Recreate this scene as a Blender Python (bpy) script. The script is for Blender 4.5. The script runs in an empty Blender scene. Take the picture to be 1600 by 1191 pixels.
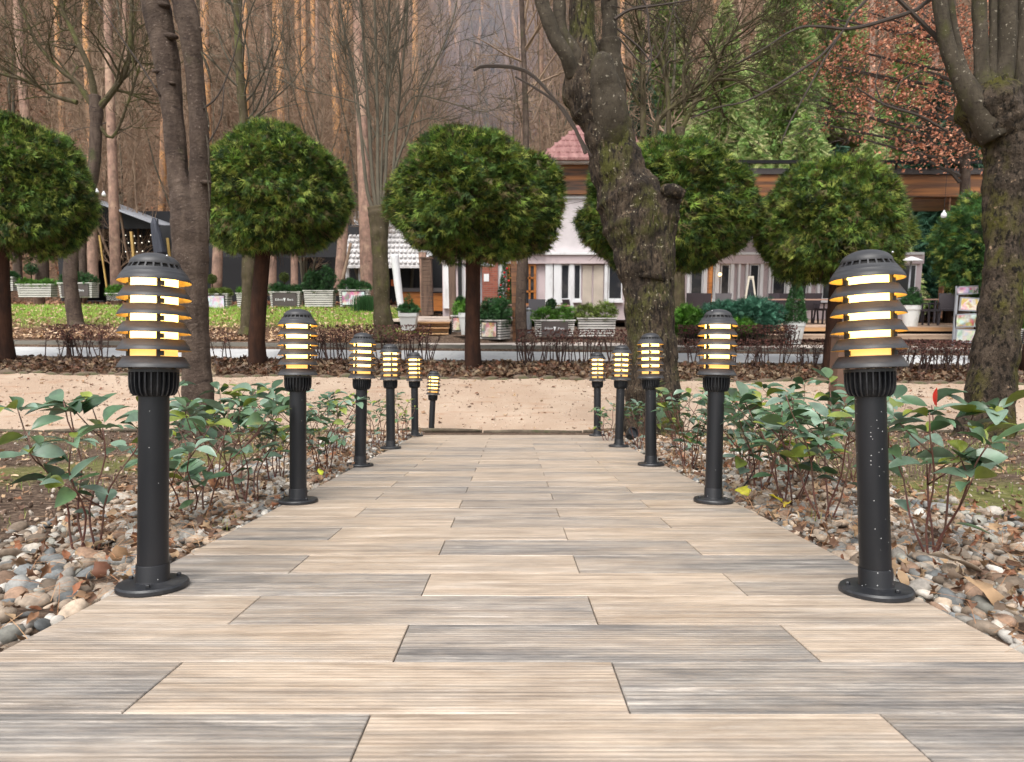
import bpy, math, random
import numpy as np
from mathutils import Matrix, Vector, Euler
S = bpy.context.scene
# ------------------------------------------------------------------ camera
PITCH = math.radians(7.0)      # the camera looks slightly down
SLOPE = math.radians(7.35)     # the tiled path runs down, away from the camera
CZ = 1.6
cs, sn = math.cos(PITCH), math.sin(PITCH)
F = 1067.0                     # focal length in photo pixels (1600 wide)
cam = bpy.data.cameras.new('camera'); cam.lens = 24.0; cam.sensor_width = 36
cam.clip_start = 0.05; cam.clip_end = 600
cam.dof.use_dof = True; cam.dof.focus_distance = 2.5; cam.dof.aperture_fstop = 8.0
co = bpy.data.objects.new('camera', cam); S.collection.objects.link(co)
co.location = (0, 0, CZ); co.rotation_euler = (math.pi/2 - PITCH, 0, 0)
S.camera = co
# ------------------------------------------------------------------ light
SUN_EL, SUN_ROT = math.radians(58), math.radians(200)
w = bpy.data.worlds.new('World'); S.world = w; w.use_nodes = True
nt = w.node_tree; bg = nt.nodes['Background']
sky = nt.nodes.new('ShaderNodeTexSky'); sky.sky_type = 'NISHITA'; sky.sun_disc = False
sky.sun_elevation = SUN_EL; sky.sun_rotation = SUN_ROT; sky.dust_density = 4; sky.air_density = 1.5
hs = nt.nodes.new('ShaderNodeHueSaturation'); hs.inputs['Saturation'].default_value = 0.22
nt.links.new(sky.outputs[0], hs.inputs['Color']); nt.links.new(hs.outputs[0], bg.inputs[0])
bg.inputs[1].default_value = 0.15
sl = bpy.data.lights.new('sun', 'SUN'); sl.energy = 1.2; sl.angle = math.radians(30); sl.color = (1, .96, .90)
so = bpy.data.objects.new('sun', sl); S.collection.objects.link(so)
so.rotation_euler = (math.pi/2 - SUN_EL, 0, math.pi - SUN_ROT)
S.view_settings.view_transform = 'Standard'; S.view_settings.look = 'None'
S.view_settings.exposure = 0.9; S.view_settings.gamma = 1
S.cycles.max_bounces = 6; S.cycles.diffuse_bounces = 3; S.cycles.glossy_bounces = 2
S.cycles.volume_bounces = 0; S.cycles.transparent_max_bounces = 4; S.cycles.caustics_reflective = False; S.cycles.caustics_refractive = False
S.cycles.use_denoising = True

# ------------------------------------------------------------------ pixel -> place
def W(px, py, D):
    """a point at distance D in front of the camera"""
    X = (px-800)/F*D; V = (595.5-py)/F*D
    return Vector((X, D*cs+V*sn, CZ - D*sn + V*cs))
def PY(px, py, y):
    """the point on the upright plane world-y = y"""
    t = (595.5-py)/F; D = y/(cs+t*sn)
    return Vector(((px-800)/F*D, y, CZ + D*(t*cs-sn)))
fP = np.array([0, math.cos(SLOPE), -math.sin(SLOPE)]); uP = np.array([0, math.sin(SLOPE), math.cos(SLOPE)])
def PP(x, d, v=0.0):
    """path frame: x across, d along, v above the tiles"""
    r = d*fP + (v-0.516)*uP
    return Vector((x, r[1], CZ + r[2]))
# ------------------------------------------------------------------ terrain
def _c(D, row):
    p = W(800, row, D); return (p.y, p.z)
def _p(d, v):
    p = PP(0, d, v); return (p.y, p.z)
com = [_p(-16,-.035), _p(7.95,-.035), _p(8.08,-.10), _p(8.6,-.10), _c(12.4,593), _c(12.55,589), _c(14.15,566), _c(14.2,565), _c(16.5,549), _c(16.52,541), _c(17.2,537)]
LEFT = com + [_c(23.5,482), _c(24.2,479), (33.0, CZ-.36), (150.0, CZ-.36+.75*117)]
RIGHT = com + [(18.4, CZ-1.10), (33.0, CZ-1.05), (150.0, CZ-1.05+.75*117)]
LEFT = np.array(LEFT); RIGHT = np.array(RIGHT)
def sstep(a, b, x):
    t = np.clip((x-a)/(b-a), 0, 1); return t*t*(3-2*t)
def T(x, y):
    x = np.asarray(x, float); y = np.asarray(y, float)
    zl = np.interp(y, LEFT[:,0], LEFT[:,1]); zr = np.interp(y, RIGHT[:,0], RIGHT[:,1])
    k = sstep(-4.6, -2.4, x)
    z = zl*(1-k) + zr*k
    return z - .0095*np.clip(x, -14, 14)*sstep(9, 12, y)*(1-sstep(20, 26, y))
def G(px, D, dz=0.0):
    """the point of the ground at picture column px and distance D"""
    y = D*cs
    for _ in range(12):
        x = (px-800)/F*D
        z = float(T(x, y)) - CZ
        y += (D - (y*cs - z*sn))*.9
    return Vector((x, y, float(T(x, y)) + dz))
def row_of(p):
    D = p[1]*cs - (p[2]-CZ)*sn; V = p[1]*sn + (p[2]-CZ)*cs
    return 595.5 - V/D*F, 800 + p[0]/D*F
# ------------------------------------------------------------------ objects
def tag(o, label=None, cat=None, group=None, kind=None):
    if label: o['label'] = label
    if cat: o['category'] = cat
    if group: o['group'] = group
    if kind: o['kind'] = kind
    return o
def empty(name, loc=(0,0,0), label=None, cat=None, group=None, rot=None):
    o = bpy.data.objects.new(name, None); S.collection.objects.link(o)
    o.location = loc; o.empty_display_size = .1
    if rot is not None: o.rotation_euler = rot
    return tag(o, label, cat, group)
def copy_tree(o, parent=None):
    c = o.copy(); S.collection.objects.link(c); c.parent = parent
    for ch in o.children: copy_tree(ch, c)
    return c
class MB:
    def __init__(s): s.v = []; s.f = {}; s.n = 0; s.c = []; s.hascol = False
    def add(s, V, Fs, col=None, mat=0):
        V = np.asarray(V, float).reshape(-1, 3)
        if not isinstance(Fs, (list, tuple)) or (len(Fs) and not hasattr(Fs[0], '__len__')): Fs = np.asarray(Fs)
        if isinstance(Fs, np.ndarray):
            s.f.setdefault((Fs.shape[1], mat), []).append(Fs + s.n)
        else:
            by = {}
            for f in Fs: by.setdefault(len(f), []).append(f)
            for k, a in by.items(): s.f.setdefault((k, mat), []).append(np.array(a) + s.n)
        s.v.append(V)
        if col is None: s.c.append(np.ones((len(V), 3)))
        else:
            s.hascol = True
            col = np.asarray(col, float)
            s.c.append(np.broadcast_to(col, (len(V), 3)) if col.ndim == 1 else col)
        s.n += len(V); return s
    def box(s, c, d, rz=0, col=None, mat=0, bev=0):
        hx, hy, hz = d[0]/2, d[1]/2, d[2]/2
        V = np.array([[x, y, z] for z in (-hz, hz) for x, y in ((-hx,-hy),(hx,-hy),(hx,hy),(-hx,hy))])
        if rz:
            a, b = math.cos(rz), math.sin(rz); V = np.c_[V[:,0]*a-V[:,1]*b, V[:,0]*b+V[:,1]*a, V[:,2]]
        Q = [[3,2,1,0],[4,5,6,7],[0,1,5,4],[1,2,6,5],[2,3,7,6],[3,0,4,7]]
        return s.add(V+np.array(c), Q, col, mat)
    def bar(s, a, b, wd, h=None, col=None, mat=0):
        """square bar from a to b"""
        a = np.array(a, float); b = np.array(b, float); h = h or wd
        t = (b-a)/np.linalg.norm(b-a); up = np.array([0,0,1.]) if abs(t[2]) < .9 else np.array([0,1.,0])
        u = np.cross(t, up); u /= np.linalg.norm(u); v = np.cross(u, t)
        V = [p + sx*u*wd/2 + sy*v*h/2 for p in (a, b) for sx, sy in ((-1,-1),(1,-1),(1,1),(-1,1))]
        return s.add(V, [[3,2,1,0],[4,5,6,7],[0,1,5,4],[1,2,6,5],[2,3,7,6],[3,0,4,7]], col, mat)
    def lathe(s, prof, seg=32, c=(0,0,0), col=None, mat=0, sq=1.0, closed=False):
        a = np.linspace(0, 2*math.pi, seg, endpoint=False); V = []
        for r, z in prof: V.append(np.c_[r*np.cos(a), r*np.sin(a)*sq, np.full(seg, z)])
        V = np.concatenate(V) + np.array(c); n = len(prof); Q = []
        for i in range(n-1 if not closed else n):
            j = (i+1) % n
            k = np.arange(seg); k2 = (k+1) % seg
            Q.append(np.c_[i*seg+k, i*seg+k2, j*seg+k2, j*seg+k])
        return s.add(V, np.concatenate(Q), col, mat)
    def tube(s, P, R, seg=8, col=None, mat=0, lump=0, rng=None, cap=True):
        P = np.asarray(P, float); n = len(P); R = np.broadcast_to(np.asarray(R, float), (n,))
        t = np.gradient(P, axis=0); t /= np.linalg.norm(t, axis=1)[:,None] + 1e-9
        ref = np.array([0.,1,0]) if abs(t[0][1]) < .8 else np.array([1.,0,0])
        a = np.linspace(0, 2*math.pi, seg, endpoint=False); V = np.zeros((n, seg, 3))
        for i in range(n):
            u = np.cross(ref, t[i]); u /= np.linalg.norm(u)+1e-9; v = np.cross(t[i], u); ref = np.cross(t[i], u) if False else ref
            rr = R[i]*np.ones(seg)
            if lump and rng is not None:
                ph = a*3 + i*.35
                rr = rr*(1 + lump*(np.sin(a*2+i*.11)*.45 + np.sin(a*3-i*.17+1)*.35 + np.sin(a*5+i*.23+2)*.3 + np.sin(a*9-i*.12+4)*.22 + np.sin(a*13+i*.31)*.16 + np.sin(a*2+i*.61)*.14 + rng.uniform(-.12,.12,seg)))
            V[i] = P[i] + rr[:,None]*(np.cos(a)[:,None]*u + np.sin(a)[:,None]*v)
        V = V.reshape(-1,3); k = np.arange(seg); k2 = (k+1) % seg
        Q = np.concatenate([np.c_[i*seg+k, i*seg+k2, (i+1)*seg+k2, (i+1)*seg+k] for i in range(n-1)])
        s.add(V, Q, col, mat)
        if cap and seg > 3:
            s.f.setdefault((seg, mat), []).append((np.arange(seg)[::-1] + s.n - len(V)).reshape(1,-1))
            s.f.setdefault((seg, mat), []).append((np.arange(seg) + s.n - seg).reshape(1,-1))
        return s
    def inst(s, V, Q, M, L, col=None, mat=0):
        """template V (k,3) with faces Q, n transforms M (n,3,3), places L (n,3), colours (n,3)"""
        V = np.asarray(V, float); Q = np.asarray(Q); n = len(L); k = len(V)
        A = np.einsum('nij,kj->nki', M, V) + L[:,None,:]
        FF = (Q[None] + (np.arange(n)*k)[:,None,None]).reshape(-1, Q.shape[1])
        c = None if col is None else np.repeat(col, k, axis=0)
        return s.add(A.reshape(-1,3), FF, c, mat)
    def build(s, name, mats, parent=None, loc=None, smooth=False, auto=None):
        V = np.concatenate(s.v); me = bpy.data.meshes.new(name)
        me.vertices.add(len(V)); me.vertices.foreach_set('co', V.astype(np.float32).ravel())
        loops = []; starts = []; mi = []; off = 0
        for (k, m), arrs in s.f.items():
            A = np.concatenate(arrs); loops.append(A.ravel()); n = len(A)
            starts.append(off + np.arange(n)*k); mi.append(np.full(n, m)); off += n*k
        loops = np.concatenate(loops).astype(np.int32); starts = np.concatenate(starts).astype(np.int32)
        me.loops.add(len(loops)); me.loops.foreach_set('vertex_index', loops)
        me.polygons.add(len(starts)); me.polygons.foreach_set('loop_start', starts)
        me.polygons.foreach_set('material_index', np.concatenate(mi).astype(np.int32))
        if s.hascol:
            at = me.color_attributes.new('Col', 'FLOAT_COLOR', 'POINT')
            at.data.foreach_set('color', np.c_[np.concatenate(s.c), np.ones(len(V))].astype(np.float32).ravel())
        me.update(calc_edges=True); me.validate()
        me.polygons.foreach_set('use_smooth', np.full(len(me.polygons), bool(smooth)))
        for m in (mats if isinstance(mats, (list, tuple)) else [mats]): me.materials.append(m)
        o = bpy.data.objects.new(name, me); S.collection.objects.link(o)
        if auto:
            bpy_set_sharp(me, auto)
        if parent is not None: o.parent = parent
        if loc is not None: o.location = loc
        return o
def bpy_set_sharp(me, ang):
    me.polygons.foreach_set('use_smooth', np.ones(len(me.polygons), bool))
    try: me.set_sharp_from_angle(angle=math.radians(ang))
    except Exception: pass
def rotmats(ax, ay, az):
    """arrays of Euler angles -> (n,3,3), applied z*y*x"""
    cx, sx, cy, sy, cz, sz = np.cos(ax), np.sin(ax), np.cos(ay), np.sin(ay), np.cos(az), np.sin(az)
    M = np.empty((len(ax), 3, 3))
    M[:,0,0]=cz*cy; M[:,0,1]=cz*sy*sx-sz*cx; M[:,0,2]=cz*sy*cx+sz*sx
    M[:,1,0]=sz*cy; M[:,1,1]=sz*sy*sx+cz*cx; M[:,1,2]=sz*sy*cx-cz*sx
    M[:,2,0]=-sy;   M[:,2,1]=cy*sx;          M[:,2,2]=cy*cx
    return M
def frames(dirs, roll):
    """matrices whose x axis is dirs, rolled"""
    d = dirs/ (np.linalg.norm(dirs,axis=1)[:,None]+1e-9)
    up = np.tile([0,0,1.], (len(d),1)); bad = abs(d[:,2])>.95; up[bad] = [0,1,0]
    y = np.cross(up, d); y /= np.linalg.norm(y,axis=1)[:,None]; z = np.cross(d, y)
    c, s_ = np.cos(roll)[:,None], np.sin(roll)[:,None]
    y2 = y*c+z*s_; z2 = -y*s_+z*c
    return np.stack([d, y2, z2], axis=2)
# ------------------------------------------------------------------ materials
def newmat(name):
    m = bpy.data.materials.new(name); m.use_nodes = True
    return m, m.node_tree, m.node_tree.nodes['Principled BSDF']
def mat(name, base, rough=.8, layers=(), bump=0, bscale=20, bstretch=(1,1,1), metal=0, attr=False, coat=0, spec=.5, var=.0, vscale=3, sheen=0, trans=0, bdist=.02):
    """base colour + noise-masked layers [(colour, scale3, lo, hi)]; attr multiplies by the colour attribute"""
    m, t, b = newmat(name); N = t.nodes.new; Lk = t.links.new
    tc = N('ShaderNodeTexCoord')
    def noise(sc, det=4, rgh=.6):
        mp = N('ShaderNodeMapping'); mp.inputs['Scale'].default_value = sc; Lk(tc.outputs['Object'], mp.inputs[0])
        n = N('ShaderNodeTexNoise'); n.inputs['Scale'].default_value = 1; n.inputs['Detail'].default_value = det; n.inputs['Roughness'].default_value = rgh
        Lk(mp.outputs[0], n.inputs['Vector']); return n
    rgb = N('ShaderNodeRGB'); rgb.outputs[0].default_value = (*base, 1); cur = rgb.outputs[0]
    if attr:
        a = N('ShaderNodeVertexColor'); a.layer_name = 'Col'
        mx = N('ShaderNodeMix'); mx.data_type = 'RGBA'; mx.blend_type = 'MULTIPLY'; mx.inputs[0].default_value = 1
        Lk(cur, mx.inputs[6]); Lk(a.outputs[0], mx.inputs[7]); cur = mx.outputs[2]
    for col, sc, lo, hi in layers:
        n = noise(sc); mr = N('ShaderNodeMapRange'); mr.inputs[1].default_value = lo; mr.inputs[2].default_value = hi
        Lk(n.outputs[0], mr.inputs[0])
        mx = N('ShaderNodeMix'); mx.data_type = 'RGBA'; Lk(mr.outputs[0], mx.inputs[0]); Lk(cur, mx.inputs[6]); mx.inputs[7].default_value = (*col, 1); cur = mx.outputs[2]
    if var:
        n = noise((vscale,)*3, 5); mr = N('ShaderNodeMapRange'); mr.inputs[1].default_value = .25; mr.inputs[2].default_value = .75
        mr.inputs[3].default_value = 1-var; mr.inputs[4].default_value = 1+var; Lk(n.outputs[0], mr.inputs[0])
        mx = N('ShaderNodeMix'); mx.data_type = 'RGBA'; mx.blend_type = 'MULTIPLY'; mx.inputs[0].default_value = 1
        Lk(cur, mx.inputs[6]); Lk(mr.outputs[0], mx.inputs[7]); cur = mx.outputs[2]
    Lk(cur, b.inputs['Base Color'])
    b.inputs['Roughness'].default_value = rough; b.inputs['Metallic'].default_value = metal
    b.inputs['Specular IOR Level'].default_value = spec; b.inputs['Coat Weight'].default_value = coat
    if bump:
        n = noise(tuple(bscale*k for k in bstretch), 6, .65); bp = N('ShaderNodeBump'); bp.inputs['Strength'].default_value = bump
        bp.inputs['Distance'].default_value = bdist; Lk(n.outputs[0], bp.inputs['Height']); Lk(bp.outputs[0], b.inputs['Normal'])
    if trans:
        tr = N('ShaderNodeBsdfTranslucent'); Lk(cur, tr.inputs[0]); ms = N('ShaderNodeMixShader'); ms.inputs[0].default_value = trans
        out = t.nodes['Material Output']; Lk(b.outputs[0], ms.inputs[1]); Lk(tr.outputs[0], ms.inputs[2]); Lk(ms.outputs[0], out.inputs[0])
    return m
rng = np.random.default_rng(7); random.seed(7)
# ================================================================== SETTING
# ground sheet, non-uniform grid
def axis(parts):
    a = [np.arange(p, q, st) for p, q, st in parts]; return np.unique(np.round(np.concatenate(a), 4))
gx = axis([(-150,-30,6),(-30,-12,1.5),(-12,-4,.4),(-4,4,.12),(4,12,.4),(12,30,1.5),(30,151,6)])
gy = axis([(-14,0,1),(0,8.6,.1),(8.6,18,.12),(18,36,.5),(36,151,3)])
XX, YY = np.meshgrid(gx, gy)
ZZ = T(XX, YY)
bump_amt = np.where((YY>0)&(YY<8)&(abs(XX)>1.05), .018, np.where(YY>17.5, .05, np.where((YY>12.8)&(YY<14.05), .03, .0)))
def vnoise(x, y, s):
    return (np.sin(x*s*1.3+2.1*np.sin(y*s*.7))+np.sin(y*s*1.7+1.7*np.sin(x*s*.9))+.5*np.sin((x+y)*s*3.1))/2.5
ZZ = ZZ + bump_amt*vnoise(XX, YY, 3.0) - np.where((YY>14.2)&(YY<16.4), .06, 0) - np.where((YY>8.2)&(YY<12.6), .012, 0) - np.where((abs(XX)<.98)&(YY<7.1), .03, 0)
ny, nx = XX.shape
idx = np.arange(ny*nx).reshape(ny, nx)
Q = np.stack([idx[:-1,:-1], idx[:-1,1:], idx[1:,1:], idx[1:,:-1]], -1).reshape(-1,4)
# cover mask: R = grass, G = leaf litter, B = bed earth
Rg = np.zeros_like(XX); Lf = np.zeros_like(XX)
nz = vnoise(XX, YY, 1.1)*.5+.5; nz2 = vnoise(XX+9, YY-4, 2.3)*.5+.5
Rg = np.where((YY<7.9)&(abs(XX)>1.85), sstep(.45,.8,nz)*sstep(1.85,2.2,abs(XX))*.4, 0)
Rg = np.where((XX>1.9)&(YY<4.4), np.maximum(Rg, .5*sstep(.2,.7,nz2)), Rg)
Rg = np.where((YY>18.2)&(YY<25)&(XX<-2.6), sstep(18.6,20.8,YY+1.2*(nz-.5))*.95, Rg)
Lf = np.where((YY>12.5)&(YY<14.2), 1, Lf); Lf = np.where((YY>17.1)&(YY<20.5)&(XX<-2.6), 1-sstep(18.6,20.8,YY+1.2*(nz-.5)), Lf)
Lf = np.where(YY>27, .8, Lf)
m = MB(); m.add(np.stack([XX,YY,ZZ],-1).reshape(-1,3), Q, np.stack([Rg,Lf,nz],-1).reshape(-1,3))
gm, t, b = newmat('ground'); N = t.nodes.new; Lk = t.links.new
tc = N('ShaderNodeTexCoord'); vc = N('ShaderNodeVertexColor'); vc.layer_name = 'Col'; sp = N('ShaderNodeSeparateColor'); Lk(vc.outputs[0], sp.inputs[0])
def nz_(sc, det=6, r=.65):
    n = N('ShaderNodeTexNoise'); n.inputs['Scale'].default_value = sc; n.inputs['Detail'].default_value = det; n.inputs['Roughness'].default_value = r
    Lk(tc.outputs['Object'], n.inputs['Vector']); return n
def ramp(src, stops):
    r = N('ShaderNodeValToRGB'); e = r.color_ramp.elements
    e[0].position, e[0].color = stops[0][0], (*stops[0][1], 1); e[1].position, e[1].color = stops[-1][0], (*stops[-1][1], 1)
    for p_, c_ in stops[1:-1]: k = e.new(p_); k.color = (*c_, 1)
    Lk(src, r.inputs[0]); return r.outputs[0]
def mixc(f, a, b_):
    mx = N('ShaderNodeMix'); mx.data_type = 'RGBA'; Lk(f, mx.inputs[0]); Lk(a, mx.inputs[6]); Lk(b_, mx.inputs[7]); return mx.outputs[2]
soil = ramp(nz_(24).outputs[0], [(.3,(.035,.022,.014)),(.5,(.10,.065,.045)),(.62,(.20,.14,.10)),(.72,(.34,.27,.21))])
grs = ramp(nz_(14).outputs[0], [(.3,(.08,.10,.02)),(.5,(.20,.24,.045)),(.7,(.32,.34,.09))])
lit = ramp(nz_(9).outputs[0], [(.3,(.035,.020,.012)),(.5,(.11,.06,.036)),(.7,(.22,.13,.08))])
c1 = mixc(sp.outputs[1], soil, lit); c2 = mixc(sp.outputs[0], c1, grs)
Lk(c2, b.inputs['Base Color']); b.inputs['Roughness'].default_value = .95; b.inputs['Specular IOR Level'].default_value = .2
bp = N('ShaderNodeBump'); bp.inputs['Strength'].default_value = .9; bp.inputs['Distance'].default_value = .03
Lk(nz_(38, 8, .7).outputs[0], bp.inputs['Height']); Lk(bp.outputs[0], b.inputs['Normal'])
g = m.build('ground', gm, smooth=True); tag(g, kind='structure')
# gravel walk and road: sheets on the terrain
def sheet(name, x0, x1, y0f, y1f, dz, ma, stx=.25, sty=.15, wob=0):
    xs = np.arange(x0, x1+.01, stx); n = 24
    A = []
    for i in range(n+1):
        y = y0f(xs) + (y1f(xs)-y0f(xs))*i/n; A.append(np.c_[xs, y, T(xs, y)+dz + wob*vnoise(xs, y, 1.7)])
    V = np.concatenate(A); k = len(xs); I = np.arange((n+1)*k).reshape(n+1, k)
    QQ = np.stack([I[:-1,:-1], I[:-1,1:], I[1:,1:], I[1:,:-1]], -1).reshape(-1,4)
    mm = MB(); mm.add(V, QQ); o = mm.build(name, ma, smooth=True); tag(o, kind='structure'); return o
yg0 = PP(0, 8.06).y; yg1 = W(800, 593, 12.4).y
grav = mat('walk_gravel', (.36,.262,.192), .95, [((.43,.33,.25),(.8,.5,1),.42,.62),((.33,.21,.14),(1.6,4.5,1),.56,.70),((.80,.66,.54),(60,60,60),.62,.74),((.26,.17,.12),(45,45,45),.66,.76)], bump=.6, bscale=60, bdist=.008, spec=.2)
sheet('gravel_walk', -20, 20, lambda x: yg0+.0*x+.03*np.sin(x*2.1), lambda x: yg1+.06*np.sin(x*1.3)+.05*np.sin(x*4.1), .004, grav, wob=.006)
road = mat('road_concrete', (.47,.47,.475), .85, [((.54,.54,.53),(1.5,.4,1),.45,.65),((.33,.34,.36),(9,4,3),.55,.75)], bump=.2, bscale=40, bdist=.004)
yr0 = W(800,565,14.2).y; yr1 = W(800,549,16.5).y
sheet('road', -30, 30, lambda x: yr0+0*x, lambda x: yr1-.02+0*x, .0, road, stx=.5)
conc = mat('curb_concrete', (.17,.155,.13), .9, [((.11,.10,.085),(3,9,9),.5,.7)], bump=.4, bscale=25)
m = MB()
xs = np.arange(-30, 30, 1.0)
for i, x in enumerate(xs):     # long kerb along the far side of the road, laid in one-metre stones
    z0 = float(T(x+.5, yr1-.1)); zt = W(800,540.5,16.5).z - .0095*float(np.clip(x+.5,-14,14))*float(1-0)
    m.box((x+.5, yr1+.07, zt-.14+.002*((i*7)%3)), (.994, .16, .30))
tag(m.build('kerb', conc), kind='structure')
m = MB()                        # low dark kerb on the near side
for i, x in enumerate(xs):
    zt = float(T(x+.5, yr0-.1)); m.box((x+.5, yr0-.06, zt-.02), (.992, .10, .11))
tag(m.build('kerb_near_side', mat('dark_kerb', (.10,.09,.08), .9, bump=.4)), kind='structure')
pave = mat('pavement_slabs', (.52,.45,.40), .85, [((.38,.31,.27),(1.2,3,1),.5,.7)], bump=.2, bscale=12)
ys0 = yr1+.16
sheet('pavement', -2.3, 30, lambda x: ys0+0*x, lambda x: ys0+.62+.25*np.sin(x*.9)+0*x, .012, pave, stx=.4)
# wooden edging of the gravel walk (near side) and mossy stones (far side)
edge_m = mat('walk_edging', (.085,.065,.045), .95, [((.16,.13,.09),(8,8,8),.5,.7),((.05,.07,.02),(3,3,3),.55,.7)], bump=.8, bscale=30)
m = MB(); x = -16.0
while x < 16:
    L = rng.uniform(.5,1.4); yy = yg0-.03+.02*np.sin(x*2.1); zt = PP(0,8.0,0).z + rng.uniform(-.012,.012)
    m.tube([(x,yy,zt-.032),(x+L*.3,yy+rng.uniform(-.02,.02),zt-.03+rng.uniform(-.012,.012)),(x+L*.7,yy+rng.uniform(-.02,.02),zt-.03+rng.uniform(-.012,.012)),(x+L-.015,yy,zt-.034)], [.022,.034,.030,.018], 7, lump=.25, rng=rng); x += L
tag(m.build('walk_edging', edge_m, smooth=True), 'low dark edging strip along the near side of the sandy gravel walk', 'edging')
ico = None
def icosphere(sub):
    import bmesh
    bm = bmesh.new(); bmesh.ops.create_icosphere(bm, subdivisions=sub, radius=1)
    V = np.array([v.co[:] for v in bm.verts]); Fc = np.array([[v.index for v in f.verts] for f in bm.faces]); bm.free(); return V, Fc
IV, IF = icosphere(2); IV1, IF1 = icosphere(1)
def pebble_templates(k, V, Fc, amp=.16):
    out = []
    for i in range(k):
        r = np.random.default_rng(100+i); W_ = np.ones(len(V))
        for _ in range(4):
            d = r.normal(size=3); d /= np.linalg.norm(d); W_ += amp*np.sin(V@d*r.uniform(1.5,3)+r.uniform(0,6))*.5
        out.append(V*W_[:,None])
    return out
PT = pebble_templates(6, IV, IF)
n = 110
sx = np.linspace(-14.5,14.5,n)+rng.uniform(-.05,.05,n); sy = yg1+.06*np.sin(sx*1.3)+.05*np.sin(sx*4.1)+rng.uniform(-.02,.05,n)
stm = mat('mossy_stone', (.12,.085,.06), .95, [((.075,.075,.035),(4,4,4),.45,.6)], bump=.6)
sproto = []
for k in range(4):
    m = MB(); m.add(PT[k]*np.array([.14,.06,.055]), IF); sproto.append(m.build('edge_stone', stm, smooth=True))
for i in range(n):
    o = sproto[i] if i < 4 else sproto[i%4].copy()
    if i >= 4: S.collection.objects.link(o)
    o.location = (sx[i], sy[i], float(T(sx[i],sy[i]))-.005); o.rotation_euler = (rng.uniform(-.2,.2), rng.uniform(-.2,.2), rng.uniform(-.3,.3)); k_ = rng.uniform(.75,1.3); o.scale = (k_,k_,k_)
    tag(o, 'mossy stone in the row along the far side of the sandy gravel walk', 'stone', 'edge stones along the far side of the gravel walk')

# ---- tiled path
tones = {0:[.95,.12,.75], 1:[.75,.1,.9], 2:[.3,.85,.05], 3:[.1,.7,.15], 4:[.8,.05,.6], 5:[.85,.15,.75], 6:[.2,.85,.2],
         7:[.75,.2,.15], 8:[.2,.55,.1], 9:[.1,.7,.5], 10:[.15,.7,.05]}
m = MB(); tr = np.random.default_rng(3); HWL, HWR = -.99, .985
for k in range(-12, 31):
    d0 = 1.0774 + .2*(k-1); d1 = d0 + .2                 # k=0 is the lowest row in the picture
    off = -.222 if k % 2 == 0 else -.614
    cuts = [HWL] + [c for c in (off-.8, off, off+.8, off+1.6) if HWL+.04 < c < HWR-.04] + [HWR]
    tt = tones.get(k)
    for i in range(len(cuts)-1):
        a, b2 = cuts[i]+.0011, cuts[i+1]-.0011
        if tt is not None and len(tt) > i and len(cuts) == 4: tone = tt[i]
        else: tone = tr.choice([.08,.2,.35,.6,.8], p=[.3,.22,.13,.2,.15])
        col = (tone, tr.uniform(), tr.uniform())
        g_ = .0009; bv = .0015; h = tr.uniform(-.0006,.0006)
        P = []
        for (xx, dd, vv) in [(a,d0+g_,-.010),(b2,d0+g_,-.010),(b2,d1-g_,-.010),(a,d1-g_,-.010),
                             (a,d0+g_,-bv+h),(b2,d0+g_,-bv+h),(b2,d1-g_,-bv+h),(a,d1-g_,-bv+h),
                             (a+bv,d0+g_+bv,h),(b2-bv,d0+g_+bv,h),(b2-bv,d1-g_-bv,h),(a+bv,d1-g_-bv,h)]:
            P.append((xx, dd, vv))
        m.add(P, [[0,1,5,4],[1,2,6,5],[2,3,7,6],[3,0,4,7],[4,5,9,8],[5,6,10,9],[6,7,11,10],[7,4,8,11],[8,9,10,11]], col)
dA, dB = 1.0774+.2*(-13), 1.0774+.2*30
m.box((.5*(HWL+HWR), (dA+dB)/2, -.035), (HWR-HWL-.004, dB-dA-.004, .05), col=(2,0,0))
pm, t, b = newmat('wood_tile'); N = t.nodes.new; Lk = t.links.new
tc = N('ShaderNodeTexCoord'); vc = N('ShaderNodeVertexColor'); vc.layer_name = 'Col'; sp = N('ShaderNodeSeparateColor'); Lk(vc.outputs[0], sp.inputs[0])
cb = N('ShaderNodeCombineXYZ'); 
mu = N('ShaderNodeMath'); mu.operation='MULTIPLY'; mu.inputs[1].default_value = 37; Lk(sp.outputs[1], mu.inputs[0]); Lk(mu.outputs[0], cb.inputs[0])
mu2 = N('ShaderNodeMath'); mu2.operation='MULTIPLY'; mu2.inputs[1].default_value = 11; Lk(sp.outputs[2], mu2.inputs[0]); Lk(mu2.outputs[0], cb.inputs[2])
va = N('ShaderNodeVectorMath'); Lk(tc.outputs['Object'], va.inputs[0]); Lk(cb.outputs[0], va.inputs[1])
wvm = N('ShaderNodeMapping'); wvm.inputs['Scale'].default_value = (.12,1,1); Lk(va.outputs[0], wvm.inputs[0]); wvt = N('ShaderNodeTexWave'); wvt.bands_direction='Y'; wvt.inputs['Scale'].default_value=27; wvt.inputs['Distortion'].default_value=1.6; wvt.inputs['Detail'].default_value=3; wvt.inputs['Detail Scale'].default_value=2.5; Lk(wvm.outputs[0], wvt.inputs['Vector'])
def grain(sx_, sy_, det=4, r=.6, dist=0):
    mp = N('ShaderNodeMapping'); mp.inputs['Scale'].default_value = (sx_, sy_, 1); Lk(va.outputs[0], mp.inputs[0])
    n = N('ShaderNodeTexNoise'); n.inputs['Scale'].default_value = 1; n.inputs['Detail'].default_value = det; n.inputs['Roughness'].default_value = r; n.inputs['Distortion'].default_value = dist
    Lk(mp.outputs[0], n.inputs['Vector']); return n.outputs[0]
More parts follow.
